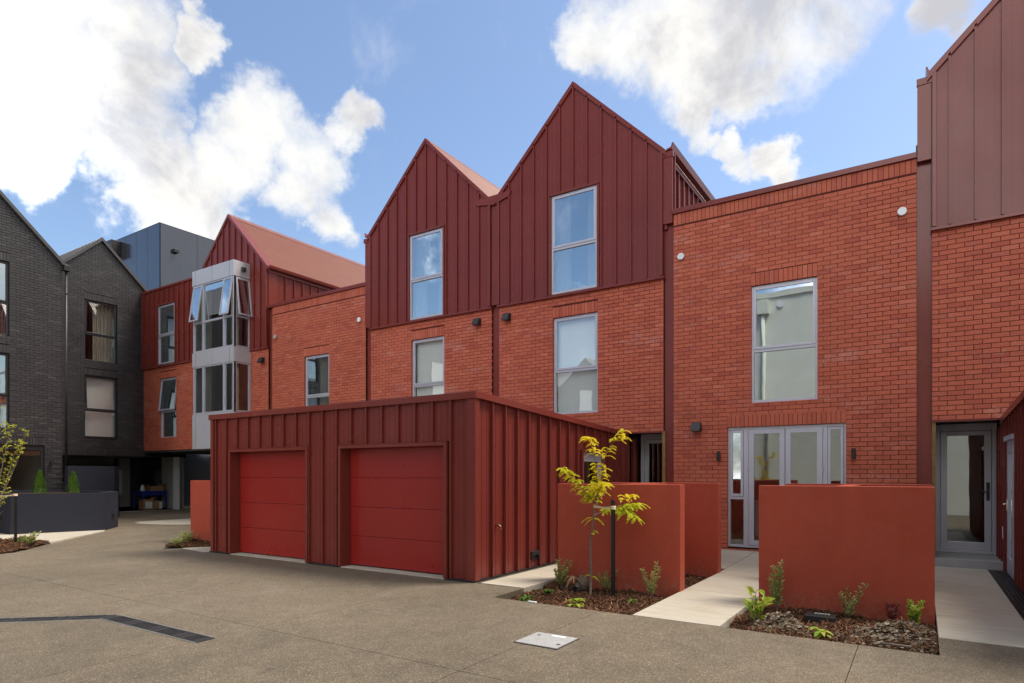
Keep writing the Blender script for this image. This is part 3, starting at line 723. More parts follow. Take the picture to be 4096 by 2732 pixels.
# --- right-hand gabled house, cut by the frame
RH = thing('townhouse', 'tall gabled red townhouse at the right edge with a recessed glass front door', 'house', (2.38, YF, 0), 'townhouses of the terrace')
c_ = 2.38; x0, x1 = .18, 4.56
gable_front(RH, c_, x0, x1, [(c_ - .605, c_ + .615, 5.89, 8.28)], [(c_ - .6, c_ + .605, 2.967, 5.33)], seam0=c_ + .02 - .12)
roof_slopes(RH, 'F', YF, c_, HALF, EAVE, APEX, 9, 'roof_red')
window(RH, FACE, c_ - .605, c_ + .615, 5.89, 8.28, 6.98, d=.045); window(RH, FACE, c_ - .6, c_ + .605, 2.967, 5.33, 4.02)
flash(RH, FACE, [(-.04, .17, .0, .045, 7.1, 8.57), (-.05, .20, -.02, .06, 8.45, 8.57)], name='junction_cover')
MB(FACE).box(.172, .186, -.03, .05, 5.9, 8.5).build('sealant_joint', 'black_metal', RH)
MB(FACE).prism([(.24, 8.60), (.12, 8.62), (.085, 8.75), (.11, 8.75), (.14, 8.66), (.24, 8.64)], .05, -9).build('gutter', 'red_flashing', RH)
MB(plane('W', .21)).box(YF + .1, 22, -.2, 0, 5.6, 8.56).build('side_wall', 'red_metal', RH)
porch(RH, .18, 1.2, 14.6, '', .25, 1.19, .03)
MB().box(.178, .235, YF + .01, 14.6, -.11, 2.458).build('jamb_lining', 'timber_jamb', RH)
MB().box(.0, .17, YF + .08, 14.8, -.1, 2.55).build('porch_wall', 'red_metal', RH)
stp = MB().box(.17, 1.2, 13.38, 14.62, -.3, .028).build('step', 'step_stone', RH, bevel=.006)
MB().box(1.2, 4.56, YF + .05, YF + .3, -.12, 2.44).build('ground_floor_wall', 'red_brick_mortar', RH)

# --- flat-topped brick house further left
FL = thing('townhouse', 'flat-topped red brick townhouse between the bay window and the gables', 'house', (-16.2, YF, 0), 'townhouses of the terrace')
x0, x1 = -18.45, -13.98; win = (-16.80, -15.605, 2.967, 5.34)
w = wall_sheet(FL, FACE, x0, x1, 2.46, lambda u: 7.20, [win], 'red_brick_mortar', depth=.30)
brickwork(w, FACE, 'F', x0, x1, 2.46, lambda u: 7.182, [win], 'red_brick', [(win[0], win[1], win[3], win[3] + .2565), (x0, x1, 6.935, 7.182)], start=x0 + .1)
flash(FL, FACE, [(-18.64, x1 + .03, -.30, .045, 7.185, 7.287)], name='coping')
window(FL, FACE, *win, 4.02, curtain=3)
MB().box(-18.6, -13.9, YF + .3, 22, 6.55, 6.65).build('flat_roof', 'dark_roof', FL)
MB().box(-18.5, -13.9, YF + .05, YF + .3, -.12, 2.45).build('ground_floor_wall', 'red_brick_mortar', FL)
strip(FL, -18.66, -18.45, 2.4, 7.15)

# --- gabled house with the bay window
GL = thing('townhouse', 'gabled red townhouse with a silver two-storey bay window and ribbed roof', 'house', (-20.86, YF, 0), 'townhouses of the terrace')
c_ = -20.86; x0, x1 = -23.06, -18.66
gable_front(GL, c_, x0, x1, [(-22.0, -19.8, 5.9, 8.75)], [(-22.0, -19.8, 2.6, 5.8)], seam0=c_ + .05, parts=300)
roof_slopes(GL, 'F', YF, c_, HALF, EAVE, APEX, 10, 'roof_red')
cladding(GL, plane('E', -18.68), YF + .34, 23, 6.6, lambda u: 8.42, [], YF + .34 + .365, SEAM)
flash(GL, plane('E', -18.68), [(YF + .0, YF + .34, -.03, .03, 6.6, 8.42), (YF + .0, 23, -.02, .05, 8.42, 8.56)], name='eave_flashing')
gt = MB(plane('E', -18.68)); pr = [(.055, .02), (.06, -.045), (.09, -.075), (.13, -.075), (.165, -.045), (.175, .035), (.165, .035), (.15, -.03), (.10, -.055), (.075, -.02)]
gt.add([(YF - .06, dd, 8.60 + zz) for dd, zz in pr] + [(23, dd, 8.60 + zz) for dd, zz in pr], [tuple(range(10)), tuple(range(10, 20))] + [(i, (i + 1) % 10, 10 + (i + 1) % 10, 10 + i) for i in range(10)])
gt.build('gutter', 'red_metal', GL)
# bay: silver panels, glazing, open sashes
BF, BS = plane('F', 12.73), plane('E', -19.63); bx0, bx1 = -22.15, -19.63
bay = MB(); bay.box(bx0 + .01, bx1 - .01, 12.745, YF + .04, 8.32, 8.80); bay.box(bx0 + .01, bx1 - .01, 12.745, YF + .04, 5.40, 5.87); bay.box(bx0 + .01, bx1 - .01, 12.745, YF + .04, 2.45, 3.65)
bay = bay.build('bay_window', 'room_dark', GL)
for z0_, z1_ in ((8.32, 8.845), (5.385, 5.895), (2.425, 3.665)):
    for a, b in zip((bx0, -21.94, -20.895, -19.86), (-21.94, -20.895, -19.86, bx1)):
        MB(BF).box(a + .010, b - (.010 if b < bx1 else -.002), -.014, .002, z0_, z1_).build('facing_panel', 'bay_panel', bay)
    MB(BS).box(12.735, YF + .03, -.009, .004, z0_, z1_ - .001).build('facing_panel', 'bay_panel', bay)
    MB(plane('W', bx0)).box(12.75, YF + .03, -.009, .004, z0_, z1_ - .001).build('facing_panel', 'bay_panel', bay)
MB().box(bx0, bx1, 12.73, YF + .05, 8.846, 8.86).build('bay_roof', 'bay_panel', bay)
for z0_, z1_, tz, wide in ((5.90, 8.31, 6.96, 0), (3.67, 5.38, None, 1)):
    fr = MB(BF); d0, d1 = -.10, -.012; L0, R0 = bx0 + .045, bx1 - .012
    ms = [(L0, L0 + .05), (-21.53, -21.455), (-20.275, -20.18), (R0 - .06, R0)]
    for a, b in ms: fr.box(a, b, d0, d1, z0_, z1_)
    for (a, b), (p, q) in zip(ms, ms[1:]):
        fr.box(b, p, d0, d1, z0_, z0_ + .06); fr.box(b, p, d0, d1, z1_ - .045, z1_)
        if tz: fr.box(b, p, d0, d1, tz - .035, tz + .035)
    fr.build('frame', 'aluminium', bay, bevel=.004)
    fs = MB(BS); S0, S1 = 12.81, YF - .0
    for a, b in ((S0 - .055, S0 + .045), (S1 - .07, S1)): fs.box(a, b, d0, d1, z0_, z1_)
    fs.box(S0 + .045, S1 - .07, d0, d1, z0_, z0_ + .06); fs.box(S0 + .045, S1 - .07, d0, d1, z1_ - .045, z1_)
    if tz: fs.box(S0 + .045, S1 - .07, d0, d1, tz - .035, tz + .035)
    fs.build('frame', 'aluminium', bay, bevel=.004)
    fb = MB(plane('W', bx0)); fb.box(12.80, YF, -.06, -.02, z0_, z1_); fb.build('frame', 'aluminium', bay)
    for i, ((a, b), (p, q)) in enumerate(zip(ms, ms[1:])):
        if tz:
            MB(BF).box(b, p, -.06, -.052, z0_ + .06, tz - .035).build('pane', 'glass', bay)
            if i != 1:
                sa, pa = MB(BF), MB(BF); sa.tf = pa.tf = tilt(z1_ - .04, -.004, .14)
                sa.ring(b - .012, p + .012, tz + .01, z1_ - .035, .05, -.03, .01); sa.build('sash', 'aluminium', bay, bevel=.004)
                pa.box(b + .038, p - .038, -.015, -.007, tz + .06, z1_ - .085); pa.build('pane', 'glass', bay)
            else: MB(BF).box(b, p, -.06, -.052, tz + .035, z1_ - .045).build('pane', 'glass', bay)
        else: MB(BF).box(b, p, -.06, -.052, z0_ + .06, z1_ - .045).build('pane', 'glass', bay)
    if tz:
        MB(BS).box(S0 + .045, S1 - .07, -.06, -.052, z0_ + .06, tz - .035).build('pane', 'glass_clear', bay)
        sa, pa = MB(BS), MB(BS); sa.tf = pa.tf = tilt(z1_ - .04, -.004, .13)
        sa.ring(S0 + .02, S1 - .05, tz + .01, z1_ - .035, .05, -.03, .01); sa.build('sash', 'aluminium', bay, bevel=.004)
        pa.box(S0 + .07, S1 - .10, -.015, -.007, tz + .06, z1_ - .085); pa.build('pane', 'glass', bay)
    else: MB(BS).box(S0 + .045, S1 - .07, -.06, -.052, z0_ + .06, z1_ - .045).build('pane', 'glass_clear', bay)
    cm = MB(); n = 30
    for a, b in ((-22.05, -21.35), (-20.2, -19.74)):
        vs = []
        for i in range(n + 1):
            vs += [(a + (b - a) * i / n, 13.0 + .03 * math.sin(i * 1.6), z0_), (a + (b - a) * i / n, 13.0 + .03 * math.sin(i * 1.6), z1_)]
        cm.add(vs, [(2 * i, 2 * i + 2, 2 * i + 3, 2 * i + 1) for i in range(n)])
    cm.build('curtain', 'curtain_cloth', bay, smooth=True, normals=False)
    r = MB(); a, b, e, f_, g_, h2 = -23.0, -18.9, YF + .05, 18, z0_ - .05, z1_ + .1
    r.add([(a, e, g_), (b, e, g_), (b, e, h2), (a, e, h2), (a, f_, g_), (b, f_, g_), (b, f_, h2), (a, f_, h2)], [(4, 5, 6, 7), (0, 1, 5, 4), (2, 3, 7, 6), (0, 3, 7, 4), (1, 2, 6, 5)])
    r.build('interior', 'room_dark', bay, normals=False)
# left wing with flat top beside the dark houses
LW = thing('townhouse', 'narrow red wing with flat top between the dark brick gable and the bay window', 'house', (-25.0, YF, 2.46), 'townhouses of the terrace')
x0, x1 = -26.92, -23.06
lo = (-25.667, -24.43, 2.963, 5.355); up = (-25.667, -24.42, 5.92, 8.26)
w = wall_sheet(LW, FACE, x0, x1, 2.47, lambda u: MB_Z, [lo], 'red_brick_mortar')
brickwork(w, FACE, 'F', x0, x1, 2.48, lambda u: MB_Z, [lo], 'red_brick', [(lo[0], lo[1], lo[3], lo[3] + .2565)], start=x0 + .1)
cladding(LW, FACE, x0 + .1, x1, MB_Z + .03, lambda u: 8.93, [(up[0] - .05, up[1] + .05, up[2] - .02, up[3] + .05)], -26.92 + .25, SEAM, d=.05)
b_ = MB(FACE)
us = [x0, up[0], up[1], x1]
for a, b in zip(us, us[1:]):
    for s0, s1 in spans(MB_Z, 8.9, (a + b) / 2, [up]): b_.box(a, b, -.22, .028, s0, s1)
b_.build('wall_lining', 'red_metal', LW)
flash(LW, FACE, [(x0, x1, -.01, .075, MB_Z - .022, MB_Z + .035), (x0, x1, -.25, .10, 8.92, 9.0), (x0, x0 + .10, .0, .09, MB_Z + .037, 8.92)], name='base_flashing')
flash(LW, FACE, [(up[0] - .06, up[1] + .06, .03, .10, up[3] + .003, up[3] + .05), (up[0] - .06, up[0] - .004, .03, .085, up[2] - .02, up[3] + .002), (up[1] + .004, up[1] + .06, .03, .085, up[2] - .02, up[3] + .002)], name='window_flashing')
window(LW, FACE, *up, 7.05, d=.045); window(LW, FACE, *lo, 4.03, open_=.095)
MB().box(x0, x1, YF + .1, 20, 8.6, 8.7).build('flat_roof', 'dark_roof', LW)
MB().box(-26.85, -18.5, YF + .01, 18.5, 2.41, 2.46).build('undercroft_soffit', 'soffit', LW)
MB().box(-33, -18.0, 18.0, 18.2, -.1, 2.41).build('undercroft_back_wall', 'dark_brick', LW)
MB().box(-19.3, -18.9, YF + .3, 18.0, -.1, 2.41).build('undercroft_side_wall', 'dark_brick', LW)
MB().box(x0, x0 + .2, YF + .1, 18, 2.46, 8.6).build('side_wall', 'red_metal', LW)

# ------------------------------------------------------------------ dark brick houses on the left
DG = thing('townhouse', 'dark brick gabled townhouse beside the red wing, workshop open at its foot', 'house', (-26.9, 11.8, 0), 'dark brick townhouses')
DP = plane('E', -26.9); dt = gable_top(11.8, 2.2, EAVE, 10.73)
ops = [(11.213, 12.385, 5.90, 8.27), (11.213, 12.385, 2.94, 5.355), (10.0, 14.0, -.1, 2.25)]
w = wall_sheet(DG, DP, 9.6, 13.5, -.1, dt, ops, 'dark_brick_mortar', apex=(11.8,))
brickwork(w, DP, 'E', 9.6, 13.5, -.09, lambda u: dt(u) - .05, ops, 'dark_brick', [(o[0], o[1], o[3], o[3] + .2565) for o in ops[:2]] + [(10.0, 13.5, 2.25, 2.507)], start=9.6)
window(DG, DP, *ops[0], 6.95, 'black_frame', curtain=3, glass='glass_clear'); window(DG, DP, *ops[1], 4.0, 'black_frame', open_=.045, blind=2.96, glass='glass_blind')
roof_slopes(DG, 'E', -26.9, 11.8, 2.2, EAVE, 10.73, 8, 'dark_roof', corr=True)
MB(DP).box(13.40, 15.2, -.3, -.01, 2.25, 2.42).build('lintel', 'black_metal', DG)
DH = thing('townhouse', 'dark brick gabled townhouse cut by the left edge, sliding glass door below', 'house', (-24.25, 7.25, 0), 'dark brick townhouses')
DQ = plane('E', -24.25); dt2 = gable_top(7.25, 2.2, 8.62, 10.82)
ops = [(6.77, 7.975, 5.90, 8.27), (6.77, 7.975, 2.94, 5.36), (6.2, 8.93, -.1, 2.47)]
w = wall_sheet(DH, DQ, 5.05, 9.44, -.1, dt2, ops, 'dark_brick_mortar', apex=(7.25,))
brickwork(w, DQ, 'E', 5.05, 9.44, -.09, lambda u: dt2(u) - .05, ops, 'dark_brick', [(o[0], o[1], o[3], o[3] + .2565) for o in ops[:2]] + [(6.2, 8.93, 2.47, 2.727)], start=5.05)
window(DH, DQ, *ops[0], 6.95, 'black_frame', curtain=1); window(DH, DQ, *ops[1], 4.0, 'black_frame', curtain=2)
fr = MB(DQ); fr.ring(6.2, 8.93, 0, 2.47, .09, -.14, -.05, .16); fr.box(7.5, 7.68, -.12, -.06, .09, 2.31); f = fr.build('sliding_door', 'black_frame', DH, bevel=.004)
for a, b in ((6.29, 7.5), (7.68, 8.84)): MB(DQ).box(a, b, -.09, -.08, .09, 2.31).build('pane', 'glass_clear', f)
rb = MB(DQ); a, b, e, f_, g_, h2 = 5.6, 9.2, -.16, -4, 0, 2.5
rb.add([(a, e, g_), (b, e, g_), (b, e, h2), (a, e, h2), (a, f_, g_), (b, f_, g_), (b, f_, h2), (a, f_, h2)], [(4, 5, 6, 7), (0, 1, 5, 4), (2, 3, 7, 6), (0, 3, 7, 4), (1, 2, 6, 5)]); rb.build('interior', 'plaster', f, normals=False)
roof_slopes(DH, 'E', -24.25, 7.25, 2.2, 8.62, 10.82, 9, 'dark_roof', corr=True)
MB(plane('B', 9.44)).box(-32, -24.26, -.2, -.0, -.1, 8.6).build('side_wall', 'dark_brick', DH)
dp = MB(); dp.tube([(-24.20, 9.53, 8.42), (-24.20, 9.53, .9)], .04, 12)
dp = dp.build('downpipe', 'black_metal', DH, smooth=True)
for zz in (7.6, 5.2, 2.9): MB().lathe([(.048, 0), (.048, .03)], (-24.20, 9.53, zz), 14).build('pipe_clip', 'black_metal', dp)
MB().box(-24.30, -24.10, 9.44, 9.62, 8.38, 8.58).build('rainwater_head', 'black_metal', dp, bevel=.01)
sconce(9.12, 1.91, 'slim black wall light beside the sliding door of the dark house', DQ)
# grey metal block behind
GB = thing('apartment_block', 'grey metal panelled block rising behind the dark gable and red wing', 'building', (-30, 17, 0))
gx, gy, gz = -28.72, 15.0, 12.85
MB().box(-50, gx - .02, gy + .02, 34, 0, gz - .03).build('core', 'grey_cladding', GB)
for i in range(18):
    a = gx - 1.02 * i; MB(plane('F', gy)).box(a - 1.005, a + (.0 if i else .012), -.03, .012, 8.0, gz).build('cladding_panel', 'grey_cladding', GB)
    b = gy + 1.75 * i
    if i < 11: MB(plane('E', gx)).box(b + .0 if i else b - .010, b + 1.735, -.03, .012, 6.0, gz - .001).build('cladding_panel', 'grey_cladding', GB)
MB().box(-50, gx + .02, gy - .018, 34, gz + .001, gz + .03).build('coping', 'grey_cladding', GB)
o = MB(plane('E', gx)); o.box(15.566, 15.785, .012, .20, 11.683, 11.847)
tag(o.build('wall_lamp', 'black_metal', bevel=.01), 'small dark lamp high on the grey metal block', 'lamp')
o = MB(plane('F', gy)); o.box(-32.987, -32.178, .02, .45, 12.056, 12.698)
tag(o.build('flue_box', 'black_metal', bevel=.01), 'black square flue box against the blue-grey metal wall', 'flue')

# ------------------------------------------------------------------ double garage
GA = thing('garage', 'dark red metal-clad double garage with two panelled doors', 'garage', (-9.03, 7.6, -.12))
gx0, gx1, gyf = -12.46, -5.62, 7.60
GF, GS = plane('F', gyf), plane('E', gx1)
doors = [(-11.735, -9.415), (-8.482, -6.168)]; dtop = 1.955
ops = [(a - .03, b + .03, -.2, dtop + .03) for a, b in doors]
sl = lambda y: 2.66 - (y - 7.6) * .050                       # parapet falls to the rear
cladding(GA, GF, gx0 + .10, gx1 - .11, -.10, lambda u: 2.655, [(a - .06, b + .06, -.2, 2.015) for a, b in doors], -11.896, .3665)
core = MB(GF)
for a, b in ((gx0, doors[0][0] - .03), (doors[0][1] + .03, doors[1][0] - .03), (doors[1][1] + .03, gx1 - .03)): core.box(a + .005, b, -.22, -.022, -.11, 2.64)
for a, b in ops and [(q[0], q[1]) for q in ops]: core.box(a, b, -.22, -.022, dtop + .03, 2.64)
core.box(gx0 + .01, gx1 - .01, -5.75, -.23, 2.30, 2.40)
core.box(gx0 + .01, gx0 + .2, -5.75, -.23, -.11, 2.38)
core.build('wall_lining', 'red_metal', GA)
flash(GA, GF, [(gx0, gx0 + .10, -.01, .05, -.10, 2.65), (gx1 - .11, gx1 + .044, -.01, .052, -.10, 2.655)], name='corner_flashing')
cp = MB(); zt = 2.75
cp.box(gx0 - .03, gx1 + .075, gyf - .075, gyf + .10, 2.645, zt)
ye = 13.36
cp.add([(gx1 - .10, gyf + .10, sl(gyf) - .015), (gx1 + .075, gyf + .10, sl(gyf) - .015), (gx1 + .075, ye, sl(ye) - .02), (gx1 - .10, ye, sl(ye) - .02),
        (gx1 - .10, gyf + .10, zt), (gx1 + .075, gyf + .10, zt), (gx1 + .075, ye, sl(ye) + .085), (gx1 - .10, ye, sl(ye) + .085)],
       [(0, 1, 2, 3), (4, 5, 6, 7), (0, 1, 5, 4), (1, 2, 6, 5), (2, 3, 7, 6), (3, 0, 4, 7)])
cp.box(gx0 - .03, gx0 + .15, gyf + .10, ye, 2.645, zt)
cp.build('coping', 'red_flashing', GA, bevel=.005)
sdoor = (11.17, 12.09, -.2, 1.96)
cladding(GA, GS, gyf + .06, 14.15, -.09, lambda y: min(sl(y), 2.45 if y > 13.38 else 9), [(sdoor[0] - .05, sdoor[1] + .05, -.2, 2.0)], 7.68, .3620)
MB(GS).box(gyf + .1, sdoor[0] - .03, -.2, -.022, -.1, 2.35).build('wall_lining', 'red_metal', GA); MB(GS).box(sdoor[1] + .03, 14.2, -.2, -.022, -.1, 2.35).build('wall_lining', 'red_metal', GA)
flash(GA, GS, [(gyf - .045, gyf + .06, -.01, .05, -.10, 2.65)], name='corner_flashing')
flash(GA, GS, [(sdoor[0] - .06, sdoor[1] + .06, -.0, .055, sdoor[3], sdoor[3] + .045), (sdoor[0] - .055, sdoor[0] - .002, 0, .045, -.1, sdoor[3]), (sdoor[1] + .002, sdoor[1] + .055, 0, .045, -.1, sdoor[3])], name='door_flashing')
sd = MB(GS).ring(sdoor[0], sdoor[1], -.09, sdoor[3], .05, -.08, -.005, .06).build('side_door', 'aluminium', GA, bevel=.004)
MB(GS).ring(sdoor[0] + .055, sdoor[1] - .055, -.03, sdoor[3] - .065, .07, -.06, -.015, .13, .2).build('leaf', 'aluminium', sd, bevel=.004)
MB(GS).box(sdoor[0] + .125, sdoor[1] - .125, -.04, -.034, .17, sdoor[3] - .195).build('pane', 'glass_clear', sd)
MB(GS).box(sdoor[0] - .3, sdoor[1] + .3, -1.6, -1.5, -.1, 2.3).build('interior', 'black_metal', GA)
for a, b in doors:
    fr = MB(GF); fr.box(a - .06, a, -.20, .075, -.10, dtop + .06); fr.box(b, b + .06, -.20, .075, -.10, dtop + .06); fr.box(a, b, -.20, .075, dtop, dtop + .06)
    fr.box(a - .068, b + .068, -.0, .083, dtop + .061, dtop + .068)
    fr.build('door_surround', 'red_flashing', GA, bevel=.004)
    dd = MB(GF).box(a, b, -.24, -.196, -.10, dtop).build('garage_door', 'groove', GA)
    zz = -.085; hh = .5105
    for i in range(4):
        m = MB(GF); m.box(a + .004, b - .004, -.197, -.160, zz + .002, min(zz + hh - .002, dtop + .05)); zz += hh
        m.build('door_panel', 'garage_door_red', dd, bevel=.006)
    MB(GF).box(a - .0, b + .0, -.24, .06, -.118, -.104).build('threshold', 'concrete', GA)
fb = MB(GS); fb.box(gyf - .03, 14.1, .0, .045, -.118, -.092); 
for a, b in ((gx0, doors[0][0] - .06), (doors[0][1] + .06, doors[1][0] - .06), (doors[1][1] + .06, gx1)): fb.add([], [])
fb.build('base_flashing', 'black_metal', GA)
fb = MB(GF)
for a, b in ((gx0, doors[0][0] - .062), (doors[0][1] + .062, doors[1][0] - .062), (doors[1][1] + .062, gx1 + .04)): fb.box(a, b, .0, .075, -.118, -.094)
fb.build('base_flashing', 'black_metal', GA)
# small fittings on the garage side wall
o = MB(GS); o.box(9.155, 9.41, .0, .03, .035, .185); o.box(9.155, 9.41, .03, .07, .12, .185); o.box(9.155, 9.175, .03, .07, .035, .12); o.box(9.39, 9.41, .03, .07, .035, .12)
tag(o.build('step_light', 'black_metal', bevel=.004), 'black hooded step light low on the garage side wall', 'lamp')
t_ = thing('garden_tap', 'small brass garden tap on the garage side wall', 'tap', GS(8.15, 0, .68))
MB(GS).tube([(8.15, 0, .705), (8.15, .08, .705), (8.15, .10, .69), (8.15, .105, .65)], .011, 10).build('spout', 'brass', t_, smooth=True)
MB(GS).box(8.09, 8.21, .05, .062, .735, .745).build('handle', 'brass', t_); MB(GS).lathe([(.008, 0), (.008, .035)], (8.15, .055, .705), 8).build('stem', 'brass', t_)
# neighbouring garage at the right edge
GR = thing('garage', 'dark red metal-clad garage wall running along the right edge', 'garage', (4, 10, -.12))
GW = plane('W', 1.2); rdoor = (12.03, 12.93, -.2, 2.04)
cladding(GR, GW, 7.65, 14.58, -.08, lambda y: min(sl(y), 2.45 if y > 13.38 else 9), [(rdoor[0] - .04, rdoor[1] + .04, -.2, 2.07)], 7.68, .362)
MB(GW).box(7.6, rdoor[0] - .03, -.2, -.022, -.1, 2.35).build('wall_lining', 'red_metal', GR); MB(GW).box(rdoor[1] + .03, 14.58, -.2, -.022, -.1, 2.35).build('wall_lining', 'red_metal', GR)
cp = MB(); cp.add([(1.125, gyf - .07, sl(gyf) - .015), (1.30, gyf - .07, sl(gyf) - .015), (1.30, ye, sl(ye) - .02), (1.125, ye, sl(ye) - .02), (1.125, gyf - .07, zt), (1.30, gyf - .07, zt), (1.30, ye, sl(ye) + .085), (1.125, ye, sl(ye) + .085)],
       [(0, 1, 2, 3), (4, 5, 6, 7), (0, 1, 5, 4), (1, 2, 6, 5), (2, 3, 7, 6), (3, 0, 4, 7)]); cp.build('coping', 'red_flashing', GR, bevel=.005)
MB().box(1.25, 8.0, 7.7, 13.3, 2.25, 2.35).build('roof', 'dark_roof', GR); cladding(GR, GF, 1.30, 8.0, -.09, lambda u: 2.655, [], 1.6, .3665); MB(GF).box(1.24, 8.0, -.2, -.022, -.1, 2.6).build('wall_lining', 'red_metal', GR); MB().box(1.15, 1.30, 7.55, 7.66, -.10, 2.64).build('corner_flashing', 'red_flashing', GR); MB().box(1.302, 8.0, 7.53, 7.70, 2.645, 2.748).build('coping', 'red_flashing', GR)
sd = MB(GW).ring(rdoor[0], rdoor[1], -.09, rdoor[3], .05, -.06, .012, .06).build('side_door', 'aluminium', GR, bevel=.004)
MB(GW).ring(rdoor[0] + .055, rdoor[1] - .055, -.03, rdoor[3] - .065, .09, -.04, .02, .13, .2).build('leaf', 'aluminium', sd, bevel=.004)
MB(GW).box(rdoor[0] + .145, rdoor[1] - .145, -.01, -.004, .17, rdoor[3] - .195).build('pane', 'glass_clear', sd)
MB(GW).box(rdoor[1] - .13, rdoor[1] - .09, .02, .03, .92, 1.10).build('handle', 'chrome', sd); MB(GW).tube([(rdoor[1] - .11, .02, 1.03), (rdoor[1] - .11, .07, 1.03), (rdoor[1] - .22, .075, 1.03)], .011, 8).build('handle', 'chrome', sd)
MB(GW).box(rdoor[0] - .06, rdoor[1] + .06, 0, .055, rdoor[3], rdoor[3] + .075).build('door_flashing', 'aluminium', GR)
MB(GW).box(rdoor[0] - .3, rdoor[1] + .3, -1.0, -.9, -.1, 2.2).build('interior', 'black_metal', GR)
tag(MB(GW).box(13.1, 13.18, .04, .055, .44, .64).build('notice_plate', 'white_plastic', bevel=.003), 'small white plate low on the wall beside the right-hand door', 'plate')
# channel drain beside that wall
t_ = thing('channel_drain', 'black slotted channel drain along the foot of the right-hand garage', 'drain', (1.07, 10, -.14))
MB().box(.97, 1.195, 7.52, 13.37, -.30, -.150).build('channel', 'drain_iron', t_)
for i in range(11):
    y0_ = 7.53 + i * .53; m = MB(); m.box(.972, .985, y0_, y0_ + .52, -.15, -.113); m.box(1.18, 1.193, y0_, y0_ + .52, -.15, -.113)
    for k in range(4): m.box(1.005 + k * .045, 1.030 + k * .045, y0_, y0_ + .52, -.14, -.114)
    for k in range(5): m.box(.985, 1.18, y0_ + .01 + k * .12, y0_ + .03 + k * .12, -.145, -.117)
    m.build('grate', 'drain_iron', t_)

# ------------------------------------------------------------------ planter walls (H-shaped rendered screens)
def hplan(x0, x1, label):
    t = thing('planter_wall', label, 'wall', ((x0 + x1) / 2, 9.4, -.2), 'low rendered planter walls'); xm = (x0 + x1) / 2
    MB().box(x0, x1, 8.49, 8.69, -.3, 1.362).build('front_wall', 'render_red', t, bevel=.006)
    MB().box(x0, x1, 10.42, 10.62, -.3, 1.362).build('rear_wall', 'render_red', t, bevel=.006)
    MB().box(xm - .1, xm + .1, 8.688, 10.422, -.3, 1.360).build('link_wall', 'render_red', t, bevel=.004)
hplan(-4.69, -2.765, 'rust red rendered planter wall behind the staked yellow tree')
hplan(-1.74, .14, 'rust red rendered planter wall in front of the glazed double doors')
hplan(-14.85, -12.80, 'rust red rendered wall partly hidden behind the left end of the garage')

# ------------------------------------------------------------------ fittings on the terrace
wall_lamp_box(-3.99, 2.52, 'black box lamp left of the glazed double doors')
wall_lamp_box(-9.79, 5.53, 'black box lamp on the left gabled house beside the junction strip')
wall_lamp_box(-8.845, 5.53, 'black box lamp on the right gabled house beside the junction strip')
wall_lamp_box(-18.95, 5.44, 'black box lamp on the brick strip right of the bay window')
sconce(-3.527, 1.89, 'slim black wall light left of the double doors'); sconce(-1.041, 1.895, 'slim black wall light right of the double doors')
vent(-4.34, 6.227, 'round white vent at the left of the flat-topped brick wall'); vent(-.27, 6.27, 'round white vent at the top right of the flat-topped brick wall')
vent(-14.23, 6.19, 'round white vent at the right end of the far brick wall'); vent(-18.25, 6.16, 'round steel vent at the left end of the far brick wall', ribs=True)
vent(-9.24, 8.58, 'round white vent high between the two gables', plane('F', YF - .03), .08)
o = MB(BS); o.box(13.02, 13.15, .004, .10, 8.52, 8.66)
tag(o.build('bay_lamp', 'black_metal', bevel=.006), 'tiny black lamp on the silver side of the bay window', 'lamp')
# bed seen through the upper window of the tall gable
t_ = thing('bed', 'white made-up bed seen through the upper window of the tall gable', 'bed', (-7.0, 14.6, 5.3))
m = MB(); n = 14
vs = []; fs = []
for i in range(n + 1):
    for j in range(n + 1):
        x = -7.75 + 1.6 * i / n; y = 13.75 + 1.8 * j / n
        e = min(1, min(i, n - i, j, n - j) / 1.5); vs.append((x, y, 5.35 + .85 * e + .03 * math.sin(i * 1.9 + j) * e))
for i in range(n):
    for j in range(n): fs.append((i * (n + 1) + j, (i + 1) * (n + 1) + j, (i + 1) * (n + 1) + j + 1, i * (n + 1) + j + 1))
m.add(vs, fs); m.build('duvet', 'linen', t_, smooth=True, normals=False)
m = MB(); m.lathe([(.02, 0), (.20, .03), (.24, .09), (.20, .15), (.02, .18)], (-7.35, 14.2, 6.2), 16); m.build('pillow', 'linen', t_, smooth=True)

# ------------------------------------------------------------------ workshop under the dark gable
r = MB(); a, b, e, f_ = -26.92, -33.0, 9.7, 15.1
r.add([(a, e, 0), (b, e, 0), (b, f_, 0), (a, f_, 0), (a, e, 2.3), (b, e, 2.3), (b, f_, 2.3), (a, f_, 2.3)], [(0, 1, 2, 3), (4, 5, 6, 7), (1, 2, 6, 5), (0, 1, 5, 4), (2, 3, 7, 6)])
r.build('workshop_interior', 'plaster', DG, normals=False)
MB().box(-32.9, -32.8, 9.8, 12.8, 0, 2.25).build('back_lining', 'timber_ply', DG)
MB().box(-26.99, -26.75, 14.66, 14.82, .0, 2.26).build('door_post', 'white_plastic', DG, bevel=.004)
MB().box(-27.1, -26.75, 9.7, 14.65, -.02, .012).build('threshold', 'concrete_side', DG)
t_ = thing('work_table', 'blue painted work table inside the open workshop', 'table', (-28.4, 14.4, 0), None)
MB().box(-28.9, -28.0, 13.9, 15.0, .76, .80).build('table_top', 'blue_paint', t_); MB().box(-28.85, -28.05, 13.95, 14.95, .60, .76).build('apron', 'blue_paint', t_)
for xx in (-28.84, -28.08):
    for yy in (13.95, 14.93): MB().box(xx - .03, xx + .03, yy - .03, yy + .03, 0, .60).build('leg', 'blue_paint', t_)
